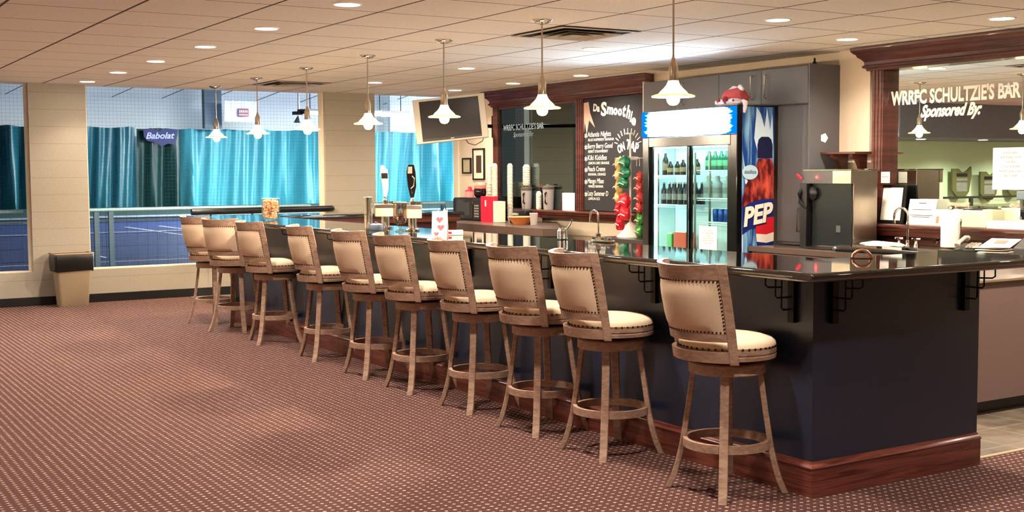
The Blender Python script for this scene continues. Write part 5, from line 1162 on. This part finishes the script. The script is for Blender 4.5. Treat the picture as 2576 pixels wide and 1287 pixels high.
for nm, c, k, dy, z0, h, lb in bagspec:
    b_ = thing('hanging_bag', lb, 'snack bag', (8.12, 10.66 + dy * 0.95, 0.846 + z0), 0, 'snack bags on the wire stand')
    xx = -0.10 if abs(dy) < 0.1 else -0.02
    w_ = 0.085 if abs(dy) < 0.1 else 0.055
    bm = B(); n = max(2, int(h / 0.11)); rnd = random.Random(k)
    for q in range(n):
        blob(bm, (xx + rnd.uniform(-.01, .01), rnd.uniform(-.012, .012), h * (q + 0.5) / n), h / n * 0.62, 0.55, w_ / (h / n * 0.62), 1.0, k * 7 + q, 0.16, 3)
    link('foil_bag', bm, mat('foil_' + nm, c, 0.25, 0.3), b_, smooth=70)
    bm = B(); rings = 0
    for q in range(n):
        z = h * (q + 0.35) / n; tube(bm, [(xx - 0.05, -w_ * .7, z), (xx - 0.065, 0, z + 0.02), (xx - 0.05, w_ * .7, z + 0.005)], 0.006, 6)
    link('white_print', bm, mat('pale_foil', (236, 230, 220), 0.3), b_)

# ------------------------------------------------------------------ TELEVISION
TL, TR, BR_, BL_ = [Vector(p) for p in ((6.487, 12.791, 2.411), (7.227, 12.342, 2.503), (7.285, 12.264, 1.985), (6.57, 12.70, 1.907))]
ctr = (TL + TR + BR_ + BL_) / 4; rx = ((TR - TL) + (BR_ - BL_)).normalized(); uz = ((TL - BL_) + (TR - BR_)).normalized(); ny = rx.cross(uz).normalized(); uz = ny.cross(rx).normalized()
tv = thing('television', 'silver framed flat television tilted down from the ceiling', 'television')
mt = Matrix(((rx.x, uz.x, ny.x, ctr.x), (rx.y, uz.y, ny.y, ctr.y), (rx.z, uz.z, ny.z, ctr.z), (0, 0, 0, 1)))
W2, H2 = 0.425, 0.262
bm = B(); box(bm, -W2, W2, -H2, H2, -0.06, 0.0, mt); link('silver_case', bm, SILVER, tv, 0.006)
bm = B(); box(bm, -W2 + 0.075, W2 - 0.075, -H2 + 0.022, H2 - 0.03, 0.0005, 0.004, mt); link('screen', bm, mat('dark_screen', (40, 36, 36), 0.25), tv)
bm = B(); box(bm, -W2 + 0.075, W2 - 0.075, -H2 + 0.022, -H2 + 0.05, 0.0045, 0.006, mt); link('lower_bezel', bm, mat('bezel_dark', (52, 46, 44), 0.35), tv)
bm = B(); box(bm, -0.02, 0.02, -H2 + 0.03, -H2 + 0.038, 0.0062, 0.0068, mt); link('badge', bm, WHITE, tv)
bk = ctr - ny * 0.06
bm = B(); tube(bm, [bk, bk - ny * 0.15, Vector((8.3, 14.2, 2.2)), Vector((8.60, 14.35, 2.2))], 0.025, 10); box(bm, 8.60, 8.618, 14.25, 14.45, 2.05, 2.35); link('wall_arm', bm, BLACKM, tv)
bm = B(); p0 = ctr + rx * 0.15 - uz * (H2 - .01) - ny * 0.05
tube(bm, [p0, p0 + Vector((0.04, 0, -0.05)), p0 + Vector((0.14, 0.02, -0.07)), p0 + Vector((0.26, 0.05, -0.02)), p0 + Vector((0.3, 0.08, 0.03))], 0.005, 6); link('cable', bm, BLACK, tv)

# ------------------------------------------------------------------ THINGS REFLECTED IN THE RIGHT MIRROR (left side of the lounge)
def plaque(x, z, label, s=1.0):
    t = thing('state_plaque', label, 'plaque', (x, 15.18, z), 0, 'notched olive display boards'); P_ = [(-0.27, 0.02), (-0.20, -0.30), (-0.1, -0.40), (0.02, -0.43), (0.16, -0.38), (0.26, -0.28), (0.27, 0.13), (0.10, 0.13), (-0.02, 0.05), (-0.14, 0.09), (-0.25, 0.17)]
    bm = B(); prism(bm, [(u * s, v * s) for u, v in P_], -0.02, 0.02, 'y'); link('board', bm, OLIVE, t, 0.004)
    bm = B(); box(bm, -0.14 * s, 0.16 * s, -0.024, -0.021, -0.10 * s, -0.05 * s); box(bm, -0.14 * s, 0.16 * s, -0.024, -0.021, -0.30 * s, -0.13 * s); link('picture', bm, mat('grey_photo', (120, 124, 112), 0.5, noise=0.4, nscale=20), t)
    bm = B(); box(bm, -0.14 * s, 0.16 * s, -0.024, -0.021, -0.02 * s, 0.04 * s); link('title_strip', bm, BLACK, t)
    return t
for x, z, lb in ((-1.72, 1.46, 'notched olive board reflected in the mirror, leftmost of the three'), (-2.50, 1.40, 'notched olive board reflected in the mirror, middle of the three'), (-3.28, 1.46, 'notched olive board reflected in the mirror, beside the taped notice')):
    plaque(x, z, lb)
t = thing('display_rail', 'dark rail reflected in the mirror under the notched boards', 'rail')
bm = B(); box(bm, -5.5, -1.2, 15.12, 15.16, 1.03, 1.07); link('rail', bm, mat('dark_green_metal', (34, 40, 28), 0.5), t)
for x in (-1.95, -3.9, -5.2):
    bm = B(); box(bm, x - 0.04, x + 0.04, 15.12, 15.16, 0.0, 1.029); link('post', bm, mat('dark_green_metal', (34, 40, 28)), t)
tr = thing('track_light', 'black ceiling track with two spot heads reflected in the mirror', 'track light')
bm = B(); box(bm, -5.6, -1.9, 13.50, 13.54, 2.07, 2.095); link('track', bm, BLACKM, tr)
for x in (-2.55, -3.75):
    bm = B(); tube(bm, [(x, 13.52, 2.07), (x, 13.52, 2.02)], 0.008, 6); m_ = Matrix.Translation((x, 13.52, 1.98)) @ Matrix.Rotation(0.7, 4, 'Y'); lathe(bm, [(0, 0.06), (0.03, 0.06), (0.045, 0.02), (0.06, -0.07), (0.055, -0.07), (0.04, 0.0), (0, 0.0)], seg=16, cap=False, mtx=m_); link('spot_head', bm, mat('grey_metal_head', (150, 156, 128), 0.35, 0.6), tr)
